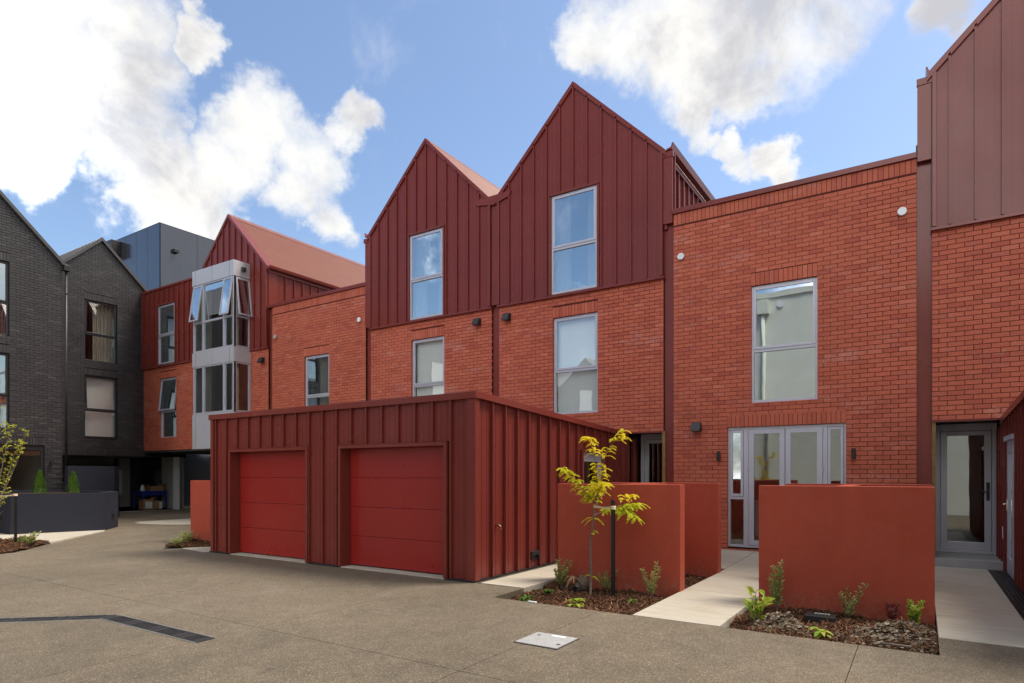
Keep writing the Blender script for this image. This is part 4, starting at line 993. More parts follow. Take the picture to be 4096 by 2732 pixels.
def carton(x, y, z, w, d_, hh, label, flaps=False, paper=False):
    t = thing('cardboard_box', label, 'box', (x, y, z), 'boxes in the workshop'); m = MB(); m.box(x - w / 2, x + w / 2, y - d_ / 2, y + d_ / 2, z, z + hh); m.build('carton', 'cardboard', t)
    if flaps:
        for s_ in (-1, 1):
            m = MB(); m.add([(x - w / 2, y + s_ * d_ / 2, z + hh), (x + w / 2, y + s_ * d_ / 2, z + hh), (x + w / 2, y + s_ * (d_ / 2 + .12), z + hh + .10), (x - w / 2, y + s_ * (d_ / 2 + .12), z + hh + .10)], [(0, 1, 2, 3)]); m.build('flap', 'cardboard', t, normals=False)
    if paper: MB().box(x + w / 2 + .001, x + w / 2 + .004, y - d_ * .3, y + d_ * .38, z + .05, z + hh * .8).build('label', 'paper_label', t)
carton(-28.15, 14.12, 0, .4, .42, .42, 'open cardboard box with white sheet under the blue table, left of the pair', True, True)
carton(-28.15, 14.48, 0, .3, .22, .38, 'plain cardboard box under the blue table')
carton(-28.4, 14.6, .80, .5, .55, .20, 'flat open cardboard box on top of the blue table', True)
carton(-29.8, 13.0, 0, .5, .6, .35, 'lower cardboard carton on the workshop floor by the shelves'); carton(-29.8, 12.98, .35, .5, .55, .30, 'upper cardboard carton stacked by the shelves')
tag(MB().box(-28.2, -28.05, 14.62, 14.76, 0, .32).build('white_carton', 'paper_label', bevel=.004), 'small white carton under the blue table', 'box')
t_ = thing('kettle', 'white electric kettle at the left end of the blue table', 'kettle', (-28.2, 14.0, .80))
MB().lathe([(.085, 0), (.09, .03), (.075, .15), (.06, .22), (.04, .24), (.012, .26)], (-28.2, 14.0, .80), 18).build('body', 'white_plastic', t_, smooth=True)
MB().tube([(-28.15, 14.06, 1.0), (-28.13, 14.13, .98), (-28.14, 14.12, .87)], .012, 8).build('handle', 'black_metal', t_)
t_ = thing('shelf_unit', 'open shelf unit against the workshop wall', 'shelf', (-31.5, 12.9, 0))
for zz in (.85, 1.25, 1.6): MB().box(-32, -31.5, 12.4, 13.6, zz, zz + .03).build('shelf', 'timber_ply', t_)
MB().box(-32.0, -31.95, 12.4, 13.6, .1, 1.7).build('back', 'plaster', t_); MB().box(-32, -31.5, 13.6, 13.63, 0, 1.7).build('side', 'plaster', t_)
tag(MB().box(-31.0, -30.6, 13.7, 14.3, .6, 1.72).build('white_cabinet', 'blind_white', bevel=.004), 'white cabinet beside the shelves in the workshop', 'cabinet')
MB().box(-31.6, -31.4, 14.55, 15.05, .0, 2.28).build('inner_wall', 'plaster', DG)

# ------------------------------------------------------------------ charcoal planter on the left
t_ = thing('planter_box', 'charcoal rendered planter box with two small conifers', 'planter', (-21.5, 7.9, -.07))
pts = [(-19.77, 6.52), (-19.19, 8.49), (-20.13, 9.29), (-23.9, 9.36), (-23.9, 6.54)]
cen = Vector((-21.4, 7.9))
def inset(q, k=.17):
    v = cen - Vector(q); return tuple(Vector(q) + v.normalized() * k * 1.25)
inn = [inset(q) for q in pts]; m = MB(); n = 5
m.add([(x, y, -.2) for x, y in pts] + [(x, y, 1.0) for x, y in pts] + [(x, y, 1.0) for x, y in inn] + [(x, y, .6) for x, y in inn],
      [(i, (i + 1) % n, n + (i + 1) % n, n + i) for i in range(n)] + [(n + i, n + (i + 1) % n, 2 * n + (i + 1) % n, 2 * n + i) for i in range(n)] + [(2 * n + i, 2 * n + (i + 1) % n, 3 * n + (i + 1) % n, 3 * n + i) for i in range(n)])
m.build('planter_wall', 'render_charcoal', t_); MB().slab(inn, .80, .93).build('soil', 'mulch_soil', t_)
def steplight(pl, u, z, label):
    o = MB(pl); o.box(u - .12, u + .12, 0, .02, z - .07, z + .07); o.box(u - .12, u + .12, .02, .05, z + .01, z + .07)
    tag(o.build('step_light', 'black_metal', bevel=.004), label, 'lamp')
A_, B_ = Vector((-19.19, 8.49)), Vector((-20.13, 9.29)); dv = (B_ - A_).normalized(); nv = Vector((dv.y, -dv.x)); nv = nv if nv.x > 0 else -nv
steplight(lambda u, d_, z: (A_.x + dv.x * u + nv.x * d_, A_.y + dv.y * u + nv.y * d_, z), .78, .30, 'black step light on the angled end of the charcoal planter')
steplight(plane('F', 6.53), -20.45, .30, 'black step light at the left edge on the charcoal planter')
t_ = thing('screen_wall', 'tall charcoal rendered screen wall behind the planter box', 'wall', (-23.9, 10.2, -.07))
MB().slab([(-23.75, 9.40), (-23.75, 10.84), (-23.98, 11.10), (-24.15, 11.0), (-23.97, 10.78), (-23.97, 9.40)], -.1, 1.80).build('wall', 'render_charcoal', t_)
# concrete apron, round paved disc
m = MB(); m.slab([(-18.42, 6.37), (-16.73, 6.27), (-18.87, 8.34), (-19.19, 8.52), (-19.8, 6.50), (-20.6, 6.54), (-20.6, 5.6), (-18.53, 5.80)], -.25, -.052); struct(m.build('apron', 'concrete'))
m = MB(); m.slab([(-13.62, 7.60), (-12.58, 7.45), (-12.50, 7.60), (-12.50, 8.4), (-13.2, 8.4)], -.25, -.112); struct(m.build('garage_apron', 'concrete'))
ds = struct(MB().lathe([(2.02, 0), (2.02, .01)], (-20.6, 12.2, -.058), 48).build('paved_disc', 'concrete_side'))
k = 0
for i in range(-13, 14):
    y = i * .15; w_ = math.sqrt(max(0, 2.0 ** 2 - max(abs(y), abs(y + .13)) ** 2))
    if w_ > .2: MB().box(-20.6 - w_, -20.6 + w_, 12.2 + y, 12.2 + y + .125, -.05, -.044).build('paver', 'concrete', ds)

# ------------------------------------------------------------------ driveway ironmongery
t_ = thing('channel_drain', 'black cast drain strip bending across the driveway', 'drain', (-7, 3.4, -.12))
zt = -.112
a_pts = [(-7.72, 3.47), (-5.84, 3.49)]; b_pts = [(-7.72, 3.47), (-8.70, 2.58), (-9.8, 1.6)]
def dstrip(p, q, w, rail=.008, zt=zt):
    p, q = Vector(p), Vector(q); v = (q - p).normalized(); nn = Vector((-v.y, v.x)); Ln = (q - p).length
    f = MB(); f.slab([tuple(p + nn * w), tuple(q + nn * w), tuple(q - nn * w), tuple(p - nn * w)], -.2, zt - .006); f.build('channel', 'drain_iron', t_)
    for s_ in (-1, 1):
        e = MB(); e.slab([tuple(p + nn * s_ * (w + .001)), tuple(q + nn * s_ * (w + .001)), tuple(q + nn * s_ * (w + .001 + rail)), tuple(p + nn * s_ * (w + .001 + rail))], -.2, zt); e.build('edge_rail', 'drain_steel', t_)
    i = 0
    while i * .5 < Ln - .05:
        x0_ = i * .5 + .006; x1_ = min((i + 1) * .5 - .006, Ln); m = MB()
        fr = lambda s0, s1, c0, c1: m.slab([tuple(p + v * s0 + nn * c0), tuple(p + v * s1 + nn * c0), tuple(p + v * s1 + nn * c1), tuple(p + v * s0 + nn * c1)], zt - .008, zt - .001)
        fr(x0_, x1_, -w + .004, -w + .022); fr(x0_, x1_, w - .022, w - .004); fr(x0_, min(x0_ + .09, x1_), -w + .022, w - .022); fr(max(x1_ - .09, x0_), x1_, -w + .022, w - .022)
        # waves of ribs
        k = 0
        while x0_ + .10 + k * .026 < x1_ - .10:
            ss = x0_ + .10 + k * .026; pv = None
            for j in range(7):
                c0 = -w + .022 + (2 * w - .044) * j / 6; cur = ss + .014 * math.sin(j * math.pi / 3)
                if pv: m.slab([tuple(p + v * pv[0] + nn * pv[1]), tuple(p + v * (pv[0] + .013) + nn * pv[1]), tuple(p + v * (cur + .013) + nn * c0), tuple(p + v * cur + nn * c0)], zt - .008, zt - .002)
                pv = (cur, c0)
            k += 1
        m.build('grate', 'drain_iron', t_); i += 1
dstrip((-7.70, 3.475), (-5.84, 3.49), .10); dstrip((-7.70, 3.50), (-9.9, 1.5), .108, .003, zt - .0016)
t_ = thing('access_cover', 'square chequered steel access cover set in the driveway', 'cover', (-3.05, 5.3, -.12))
MB().box(-3.29, -2.81, 5.075, 5.535, -.2, -.116).build('frame', 'drain_iron', t_)
MB().box(-3.278, -2.822, 5.087, 5.523, -.117, -.108).build('plate', 'cover_steel', t_)
m = MB()
for i in range(13):
    for j in range(13):
        x, y = -3.262 + i * .022, 5.11 + j * .031
        if x > -2.98 and not (y > 5.14 and x < -2.99): continue
        s_ = 1 if (i + j) % 2 else -1; dx, dy = .011, .008 * s_
        m.add([(x - dx, y - dy, -.1078), (x + dx, y + dy, -.1078), (x + dx, y + dy + .005, -.1066), (x - dx, y - dy + .005, -.1066)], [(0, 1, 2, 3)])
m.build('chequer_ribs', 'cover_steel', t_, normals=False)
MB().box(-3.08, -2.93, 5.44, 5.495, -.1078, -.1055).build('name_plate', 'paper_label', t_)
for x, y in ((-3.22, 5.40), (-2.89, 5.20)): MB().box(x, x + .035, y, y + .03, -.1078, -.1066).build('lifting_slot', 'drain_iron', t_)

# ------------------------------------------------------------------ planting beds
def bed(name, poly, zbase, label, n, pile=None, dens=1.0):
    """bark mulch: soil sheet plus loose chips"""
    xs = [q[0] for q in poly]; ys = [q[1] for q in poly]
    def inside(x, y):
        c = False; j = len(poly) - 1
        for i in range(len(poly)):
            (xi, yi), (xj, yj) = poly[i], poly[j]
            if (yi > y) != (yj > y) and x < (xj - xi) * (y - yi) / (yj - yi) + xi: c = not c
            j = i
        return c
    def hz(x, y):
        z = zbase + .02 * math.sin(x * 5.1 + y * 3) + .016 * math.sin(y * 7.3 - x * 2)
        for (px_, py_, rr, hh) in pile or []:
            q = ((x - px_) ** 2 + ((y - py_) * 1.2) ** 2) / rr ** 2
            z += hh * math.exp(-q * 1.6) * (1 + .18 * math.sin(x * 31) * math.sin(y * 27))
        return z
    s_ = MB(); N_ = 46; fs = []; vs = []
    x0_, x1_, y0_, y1_ = min(xs), max(xs), min(ys), max(ys)
    for i in range(N_ + 1):
        for j in range(N_ + 1):
            x, y = x0_ + (x1_ - x0_) * i / N_, y0_ + (y1_ - y0_) * j / N_; vs.append((x, y, hz(x, y)))
    for i in range(N_):
        for j in range(N_):
            if inside(x0_ + (x1_ - x0_) * (i + .5) / N_, y0_ + (y1_ - y0_) * (j + .5) / N_): fs.append((i * (N_ + 1) + j, (i + 1) * (N_ + 1) + j, (i + 1) * (N_ + 1) + j + 1, i * (N_ + 1) + j + 1))
    s_.add(vs, fs); b = s_.build(name, 'mulch_soil', smooth=True, normals=False); b['kind'] = 'structure'
    ch = MB(); k = 0
    while k < n:
        x, y = rnd.uniform(x0_, x1_), rnd.uniform(y0_, y1_)
        if not inside(x, y): continue
        if any(((x - p_[0]) ** 2 + ((y - p_[1]) * 1.2) ** 2) < (p_[2] * .85) ** 2 and rnd.random() < .8 for p_ in pile or []): k += 1; continue
        k += 1; z = hz(x, y); ln = rnd.uniform(.015, .048); wd = rnd.uniform(.004, .010); th = rnd.uniform(.003, .007)
        a = rnd.uniform(0, math.pi); ti = rnd.gauss(0, .35); v = Vector((math.cos(a) * math.cos(ti), math.sin(a) * math.cos(ti), math.sin(ti))); u = Vector((-math.sin(a), math.cos(a), rnd.gauss(0, .3))).normalized(); w_ = v.cross(u)
        c0 = Vector((x, y, z + abs(math.sin(ti)) * ln * .6 + .006 + rnd.random() * .012)); q = []
        for sw in (-1, 1):
            for sx, sy in ((-1, -.6), (1, -1), (1, .7), (-1, 1)): q.append(tuple(c0 + v * ln * sx + u * wd * sy + w_ * th * sw))
        ch.add(q, [(0, 1, 2, 3), (4, 5, 6, 7), (0, 1, 5, 4), (1, 2, 6, 5), (2, 3, 7, 6), (3, 0, 4, 7)], min(1, max(0, rnd.betavariate(1.6, 2.2))))
    o = ch.build('bark_chips', 'bark_chip', tone=True, normals=False); o['kind'] = 'stuff'; o['label'] = label; o['category'] = 'mulch'
    return hz
LB = bed('bed_left', [(-4.72, 6.81), (-2.79, 6.81), (-2.79, 8.49), (-4.72, 8.49)], -.205, 'brown bark mulch around the staked yellow tree', 4200)
RB = bed('bed_right', [(-1.78, 6.81), (.14, 6.81), (.14, 8.49), (-1.78, 8.49)], -.20, 'brown bark mulch before the planter wall at the double doors', 3600, [(-1.22, 7.22, .33, .20), (-.12, 7.38, .52, .21)])
bed('bed_far_left', [(-18.42, 6.35), (-16.75, 6.25), (-15.66, 5.27), (-15.5, 4.6), (-16.4, 4.0), (-18.5, 5.6)], -.055, 'bark mulch at the left edge by the second stake', 1500)
bed('bed_behind_garage', [(-13.85, 7.33), (-13.60, 7.62), (-13.15, 8.45), (-12.9, 8.6), (-15.4, 8.6)], -.095, 'bark mulch before the half-hidden rust red wall', 800)
for a, b in ((-4.72, -2.79), (-1.78, .14)):
    for x0_, x1_ in ((a, (a + b) / 2 - .1), ((a + b) / 2 + .1, b)):
        bed('bed_inner', [(x0_, 8.70), (x1_, 8.70), (x1_, 10.40), (x0_, 10.40)], -.19, 'bark mulch inside the planter walls, ' + ('left' if a < -3 else 'right') + (' screen, left half' if x0_ == a else ' screen, right half'), 250)
def pebbles(name, piles, label, hz):
    m = MB()
    for px_, py_, rr, n in piles:
        for _ in range(n):
            an = rnd.uniform(0, 6.28); ra = rr * math.sqrt(rnd.random()) * .95; x, y = px_ + ra * math.cos(an), py_ + ra * math.sin(an) * .82
            if y < 6.83 or x > .12: continue
            s_ = min(.032, rnd.lognormvariate(-4.7, .5)); z = hz(x, y) + s_ * .5
            vs = [(x + s_ * rnd.uniform(.7, 1.2) * a, y + s_ * rnd.uniform(.7, 1.2) * b, z + s_ * rnd.uniform(.5, .9) * c) for a, b, c in ((1, 0, 0), (0, 1, 0), (-1, 0, 0), (0, -1, 0), (.1, .1, 1), (-.6, .6, .5), (.6, -.6, .5), (0, 0, -.8))]
            m.add(vs, [(0, 1, 5), (5, 1, 2), (0, 5, 4), (4, 5, 2), (2, 3, 6), (6, 3, 0), (6, 0, 4), (4, 2, 6), (0, 7, 1), (1, 7, 2), (2, 7, 3), (3, 7, 0)], rnd.random())
    o = m.build(name, 'pebble', tone=True, normals=True); o['kind'] = 'stuff'; o['label'] = label; o['category'] = 'rubble'
pebbles('rubble', [(-1.22, 7.22, .38, 2600)], 'small grey heap of gravelly soil at the left of the right-hand bed', RB)
pebbles('rubble', [(-.17, 7.32, .60, 4800)], 'wide grey heap of gravelly soil at the right of the right-hand bed', RB)

# ------------------------------------------------------------------ plants
def leaf(mb, base, dr, ln, wd, up, tone, fold=.25):
    dr = dr.normalized(); sd_ = dr.cross(up)
    if sd_.length < .01: sd_ = dr.cross(Vector((1, 0, 0)))
    sd_.normalize(); nn = sd_.cross(dr)
    m1 = base + dr * ln * .45 + nn * ln * .05; tip = base + dr * ln - nn * ln * .10
    mb.add([tuple(base), tuple(m1 + sd_ * wd - nn * wd * -fold), tuple(tip), tuple(m1 - sd_ * wd + nn * wd * fold), tuple(m1)], [(0, 1, 4), (1, 2, 4), (2, 3, 4), (3, 0, 4)], tone)
def shrub(name, loc, hgt, spread, stems, lf, lw, mat, label, cat='shrub', group=None, per=16, bend=.25, topsmall=True):
    t = thing(name, label, cat, loc, group); st = MB(); fo = MB(); b0 = Vector(loc)
    for i in range(stems):
        an = 6.283 * i / stems + rnd.uniform(-.5, .5); hh = hgt * rnd.uniform(.6, 1.0) if i else hgt
        tip = b0 + Vector((math.cos(an) * spread * rnd.uniform(.3, 1), math.sin(an) * spread * rnd.uniform(.3, 1), hh))
        mid = b0.lerp(tip, .5) + Vector((rnd.uniform(-1, 1) * bend * .1, rnd.uniform(-1, 1) * bend * .1, 0)); pts = []
        for k in range(7):
            s_ = k / 6; pts.append(tuple((1 - s_) ** 2 * b0 + 2 * s_ * (1 - s_) * mid + s_ * s_ * tip))
        st.tube(pts, [.0045 * (1 - .75 * k / 6) for k in range(7)], 5)
        per_ = int(per * 1.6)
        for k in range(per_):
            s_ = .15 + .85 * (k + rnd.random()) / per_; pt = (1 - s_) ** 2 * b0 + 2 * s_ * (1 - s_) * mid + s_ * s_ * tip
            a2 = k * 2.4 + rnd.uniform(-.4, .4); dr = Vector((math.cos(a2), math.sin(a2), rnd.uniform(.4, 1.3)))
            leaf(fo, pt, dr, lf * 1.35 * rnd.uniform(.7, 1.15) * (1.15 - .35 * s_ if topsmall else 1), lw * 1.5 * rnd.uniform(.8, 1.1), Vector((rnd.gauss(0, .6), rnd.gauss(-.4, .6), 1)), rnd.random())
    st.build('stem', 'bark', t, smooth=True, normals=False); fo.build('foliage', mat, t, tone=True, normals=False); return t
def rosette(name, loc, n, ln, wd, rise, mat, label, cat='plant', group=None):
    t = thing(name, label, cat, loc, group); fo = MB(); b0 = Vector(loc)
    for i in range(n):
        an = 2.4 * i + rnd.uniform(-.3, .3); st = b0 + Vector((math.cos(an), math.sin(an), 0)) * ln * .15 * rnd.random() + Vector((0, 0, rise * rnd.random()))
        dr = Vector((math.cos(an), math.sin(an), rnd.uniform(.05, .9))).normalized(); L_ = ln * rnd.uniform(.6, 1.1); tn = rnd.random(); sd_ = dr.cross(Vector((0, 0, 1))).normalized()
        prev = None
        for k in range(6):
            s_ = k / 5; c = st + dr * L_ * s_ + Vector((0, 0, -1)) * L_ * .55 * s_ * s_; w_ = wd * math.sin(math.pi * min(1, .12 + s_ * .88)) + .001
            q = [tuple(c + sd_ * w_ + Vector((0, 0, w_ * .3))), tuple(c), tuple(c - sd_ * w_ + Vector((0, 0, w_ * .3)))]
            if prev: fo.add(prev + q, [(0, 1, 4, 3), (1, 2, 5, 4)], tn)
            prev = q
    fo.build('foliage', mat, t, tone=True, normals=False, smooth=True); return t
zb = -.19
gL, gR = 'shrubs in the bed of the staked tree', 'shrubs in the bed before the double doors'
shrub('shrub', (-4.50, 8.28, zb), .43, .17, 9, .05, .007, 'leaf_olive', 'bushy olive shrub at the garage end of the staked tree bed', group=gL, per=20)
shrub('shrub', (-3.80, 8.36, zb), .33, .20, 7, .045, .007, 'leaf_olive', 'small olive shrub directly behind the black stake', group=gL, per=16)
shrub('shrub', (-3.07, 8.20, zb), .50, .24, 5, .05, .008, 'leaf_olive', 'tall open olive shrub at the path end of the staked tree bed', group=gL, per=22)
rosette('perennial', (-3.66, 7.12, zb), 16, .20, .026, .10, 'leaf_bright', 'drooping bright green perennial at the front of the staked tree bed')
rosette('perennial', (-4.44, 7.16, zb), 18, .13, .022, .05, 'leaf_green', 'leafy green perennial at the front left corner of the staked tree bed')
rosette('perennial', (-4.36, 7.62, zb), 18, .11, .035, .07, 'leaf_green', 'round-leaved green perennial left of the young tree trunk')
rosette('perennial', (-3.18, 7.80, zb), 14, .11, .022, .04, 'leaf_green', 'low green perennial right of the black stake')
shrub('shrub', (-1.47, 8.25, zb), .62, .11, 7, .055, .008, 'leaf_olive', 'tall upright olive shrub at the left of the right-hand planter wall', group=gR, per=26)
shrub('shrub', (-.70, 8.28, zb), .42, .22, 8, .045, .007, 'leaf_olive', 'spreading olive shrub at the middle of the right-hand planter wall', group=gR, per=16)
shrub('shrub', (-.06, 8.22, zb), .30, .10, 8, .05, .011, 'leaf_bright', 'compact bright green shrub at the right end of the right-hand planter wall', group=gR, per=18)
shrub('shrub', (-.26, 8.30, zb), .24, .11, 7, .04, .014, 'leaf_red', 'small reddish shrub beside the compact green one', group=gR, per=10)
t_ = shrub('perennial', (-1.50, 7.32, zb), .40, .13, 5, .13, .022, 'leaf_bright', 'broad-leaved lime green plant at the path corner of the right-hand bed', 'plant', per=5)
rosette('perennial', (-.86, 7.18, zb), 18, .15, .024, .08, 'leaf_bright', 'bright green rosette plant at the front middle of the right-hand bed')
shrub('shrub', (-16.25, 5.7, -.04), .30, .22, 9, .05, .010, 'leaf_olive', 'low olive shrub beside the spotlight at the left edge', per=18)
rosette('perennial', (-17.4, 5.9, -.04), 14, .14, .03, .05, 'leaf_green', 'leafy green plant behind the left stake')
for i, (x, y, hh) in enumerate(((-13.75, 7.55, .22), (-14.1, 7.95, .30), (-14.45, 8.25, .28))):
    shrub('shrub', (x, y, -.10), hh, .20, 9, .05, .008, 'leaf_olive', ['low dark shrub at the tip of the bed left of the garage', 'low dark shrub in the middle of the bed left of the garage', 'low dark shrub against the rust red wall left of the garage'][i], group='shrubs left of the garage', per=14)
def conifer(loc, hgt, rad, label):
    t = thing('conifer', label, 'conifer', loc, 'small conifers in the planter'); fo = MB(); b0 = Vector(loc)
    MB().tube([tuple(b0), tuple(b0 + Vector((0, 0, hgt * .9)))], [.012, .004], 6).build('trunk', 'bark', t)
    for i in range(900):
        s_ = rnd.random() ** .8; an = rnd.uniform(0, 6.283); r_ = rad * (1 - s_) ** .75 * (.55 + .45 * rnd.random()) * (1 + .25 * math.sin(an * 3 + s_ * 9)) + .01
        pt = b0 + Vector((math.cos(an) * r_, math.sin(an) * r_, hgt * s_)); leaf(fo, pt, Vector((math.cos(an) * .5, math.sin(an) * .5, 1.0)), .07 * rnd.uniform(.6, 1.2), .010, Vector((math.cos(an), math.sin(an), 0)), rnd.random())
    fo.build('crown', 'leaf_conifer', t, tone=True, normals=False)
conifer((-20.3, 7.36, .92), .66, .17, 'small green conifer on the left of the charcoal planter'); conifer((-20.3, 8.17, .92), .62, .17, 'small green conifer on the right of the charcoal planter')

def pinnate(fo, ra, base, dr, ln, tone, leaflets=9, lw=.0085, ll=.030):
    dr = dr.normalized(); sd_ = dr.cross(Vector((0, 0, 1)))
    if sd_.length < .05: sd_ = Vector((1, 0, 0))
    sd_.normalize(); pts = []
    for k in range(leaflets + 1):
        s_ = k / leaflets; pts.append(base + dr * ln * s_ + Vector((0, 0, -1)) * ln * .62 * s_ * s_)
    ra.tube([tuple(pts[0]), tuple(pts[leaflets // 2]), tuple(pts[-1])], [.0018, .0015, .001], 4)
    for k in range(1, leaflets + 1):
        d2 = (pts[k] - pts[k - 1]).normalized()
        for sg in (-1, 1):
            leaf(fo, pts[k], sd_ * sg * 1.0 + d2 * .55 + Vector((0, 0, rnd.uniform(-.5, .1))), ll * rnd.uniform(.75, 1.1) * (1 - .35 * abs(k / leaflets - .45)), lw * rnd.uniform(.8, 1.2), Vector((rnd.gauss(0, .8), rnd.gauss(-.5, .8), 1)), min(1, max(0, tone + rnd.uniform(-.22, .22))))
    leaf(fo, pts[-1], pts[-1] - pts[-2], ll, lw, Vector((0, 0, 1)), tone)
# young golden honey locust, staked
t_ = thing('young_tree', 'young honey locust with yellow feathery leaves, tied to a black stake', 'tree', (-3.914, 8.05, -.18))
def P3(l, y0, y1): return [(x, y0 + (y1 - y0) * i / (len(l) - 1), z) for i, (x, z) in enumerate(l)]
trunk = P3([(-3.914, -.20), (-3.902, .147), (-3.918, .383), (-3.91, .54), (-3.883, .686), (-3.858, .912), (-3.836, 1.063), (-3.795, 1.215), (-3.782, 1.29)], 8.05, 8.02)
br = MB(); br.tube(trunk, [.020, .018, .0165, .016, .015, .014, .013, .0115, .010], 9)
limbs = [P3([(-3.782, 1.28), (-3.782, 1.367), (-3.798, 1.611), (-3.813, 1.798), (-3.854, 1.959), (-3.896, 2.017)], 8.02, 7.92),
         P3([(-3.782, 1.28), (-3.741, 1.423), (-3.71, 1.554), (-3.71, 1.703), (-3.65, 1.86), (-3.569, 1.96), (-3.48, 2.013), (-3.44, 2.122)], 8.02, 8.10),
         P3([(-3.80, 1.08), (-3.864, 1.159), (-3.948, 1.252), (-4.053, 1.403), (-4.171, 1.527), (-4.236, 1.585)], 8.02, 7.80),
         P3([(-3.855, .925), (-3.68, 1.0), (-3.5, 1.036), (-3.343, 1.07), (-3.256, 1.10)], 8.03, 8.22),
         P3([(-3.54, 1.03), (-3.382, .985), (-3.227, .91)], 8.16, 8.05), P3([(-3.52, 1.03), (-3.50, 1.148), (-3.46, 1.204), (-3.343, 1.207)], 8.16, 8.25),
         P3([(-3.80, 1.20), (-3.70, 1.32), (-3.62, 1.40)], 8.02, 7.85), P3([(-3.80, 1.15), (-3.90, 1.25), (-3.93, 1.36)], 8.02, 8.2)]
for l_ in limbs: br.tube(l_, [.0085 * (1 - .75 * i / (len(l_) - 1)) for i in range(len(l_))], 7)
br.build('trunk', 'bark', t_, smooth=True, normals=False)
fo, ra = MB(), MB()
def along(l_, s_):
    k = s_ * (len(l_) - 1); i = min(int(k), len(l_) - 2); return Vector(l_[i]).lerp(Vector(l_[i + 1]), k - i)
for l_, cnt, s0, tn in ((limbs[0], 58, .02, .16), (limbs[1], 58, .02, .20), (limbs[2], 64, .10, .50), (limbs[3], 52, .18, .66), (limbs[4], 30, .15, .70), (limbs[5], 12, .3, .15), (limbs[6], 32, .2, .22), (limbs[7], 32, .2, .45)):
    for i in range(cnt):
        s_ = s0 + (1 - s0) * (i + rnd.random()) / cnt
        if l_ is limbs[0] and .45 < s_ < .55 or l_ is limbs[1] and (.36 < s_ < .46 or .62 < s_ < .72): continue
        an = i * 2.4 + rnd.uniform(-.5, .5); tw = Vector(l_[-1]) - Vector(l_[0])
        pinnate(fo, ra, along(l_, s_), Vector((math.cos(an), math.sin(an) * .9, rnd.uniform(.0, .75))) + tw.normalized() * .35, rnd.uniform(.085, .165), tn + rnd.uniform(-.2, .26), rnd.choice((9, 10, 12)))
for base, dr, ln, tn in (((-3.858, 8.04, .895), (-1, -.2, .25), .17, .75), ((-3.855, 8.04, .885), (-.9, -.6, -.1), .12, .8), ((-3.85, 8.04, .89), (.9, -.2, .15), .15, .7), ((-3.85, 8.04, .88), (.6, .5, .0), .13, .8),
                         ((-3.895, 8.04, .05), (.9, -.2, .55), .12, .85), ((-3.91, 8.04, .07), (-.6, -.2, .5), .08, .9), ((-3.88, 8.04, .66), (.3, -.3, .5), .06, .5), ((-3.87, 8.04, .70), (.4, .1, .2), .07, .5)):
    pinnate(fo, ra, Vector(base), Vector(dr), ln, tn, 9)
fo.build('crown', 'leaf_gold', t_, tone=True, normals=False); ra.build('leaf_stalks', 'leaf_gold', t_, tone=True, normals=False, kind='stuff')
def stake(x, y, zt_, label, lean=0):
    m = MB(); w_ = .024; m.box(x - w_, x + w_, y - w_, y + w_, -.35, zt_); return tag(m.build('tree_stake', 'stake_black', bevel=.005), label, 'stake')
stake(-3.555, 8.02, 1.15, 'black square stake beside the yellow tree')
def tie(p, q, r0, r1, label):
    p, q = Vector(p), Vector(q); m = MB(); v = (q - p); nn = Vector((-v.y, v.x, 0)).normalized()
    for sg in (-1, 1):
        pts = []
        for k in range(9):
            s_ = k / 8; off = sg * (r0 * (1 - s_) + r1 * s_) * (abs(s_ - .45) * 1.9 + .08); c = p.lerp(q, s_) + nn * off - Vector((0, 0, .012 * math.sin(math.pi * s_))); hw = .012 + .010 * abs(s_ - .4)
            pts += [(c.x, c.y, c.z - hw), (c.x, c.y, c.z + hw)]
        m.add(pts, [(2 * k, 2 * k + 2, 2 * k + 3, 2 * k + 1) for k in range(8)])
    for c, r_ in ((p, r0 + .004), (q, r1 + .008)):
        m.lathe([(r_, -.024), (r_ + .002, .0), (r_, .024)], tuple(c), 14)
    return tag(m.build('tree_tie', 'tie_webbing', smooth=True, normals=False), label, 'tree tie')
tie((-3.838, 8.03, 1.057), (-3.555, 8.02, 1.046), .014, .030, 'tan webbing tie between the yellow tree and its stake')
# left-edge tree
t_ = thing('young_tree', 'slender multi-stemmed tree with sparse yellow-green leaves at the left edge', 'tree', (-17.6, 5.15, -.06)); br, fo = MB(), MB()
stems = [[(5.15, -.1), (5.398, .214), (5.607, .934), (5.821, 1.498), (6.022, 2.075), (6.089, 2.59)], [(5.15, -.1), (5.36, .3), (5.572, .806), (5.713, 1.454), (5.839, 1.981), (5.93, 2.249)], [(5.15, -.1), (5.40, .3), (5.502, .895), (5.607, 1.671), (5.625, 2.409), (5.625, 3.038)], [(5.15, -.1), (5.433, .468), (5.607, 1.498), (5.749, 2.372), (5.828, 2.64)], [(5.15, -.1), (5.3, .8), (5.35, 1.8), (5.3, 2.9)]]
for j, s_ in enumerate(stems):
    pts = [(-17.6 + .25 * math.sin(j * 2.2) * i / len(s_), y, z) for i, (y, z) in enumerate(s_)]; br.tube(pts, [.017 * (1 - .8 * i / (len(s_) - 1)) for i in range(len(s_))], 7)
    for i in range(26):
        q = .2 + .8 * (i + rnd.random()) / 26; c = along(pts, q); an = rnd.uniform(0, 6.283); tip = c + Vector((math.cos(an), math.sin(an), .8)) * rnd.uniform(.05, .2); br.tube([tuple(c), tuple(tip)], [.004, .002], 4)
        for k in range(rnd.randint(5, 10)):
            a2 = rnd.uniform(0, 6.283); leaf(fo, c.lerp(tip, rnd.uniform(.2, 1)), Vector((math.cos(a2), math.sin(a2), rnd.uniform(-.3, .9))), .055, .017, Vector((rnd.gauss(0, .7), rnd.gauss(0, .7), 1)), rnd.random())
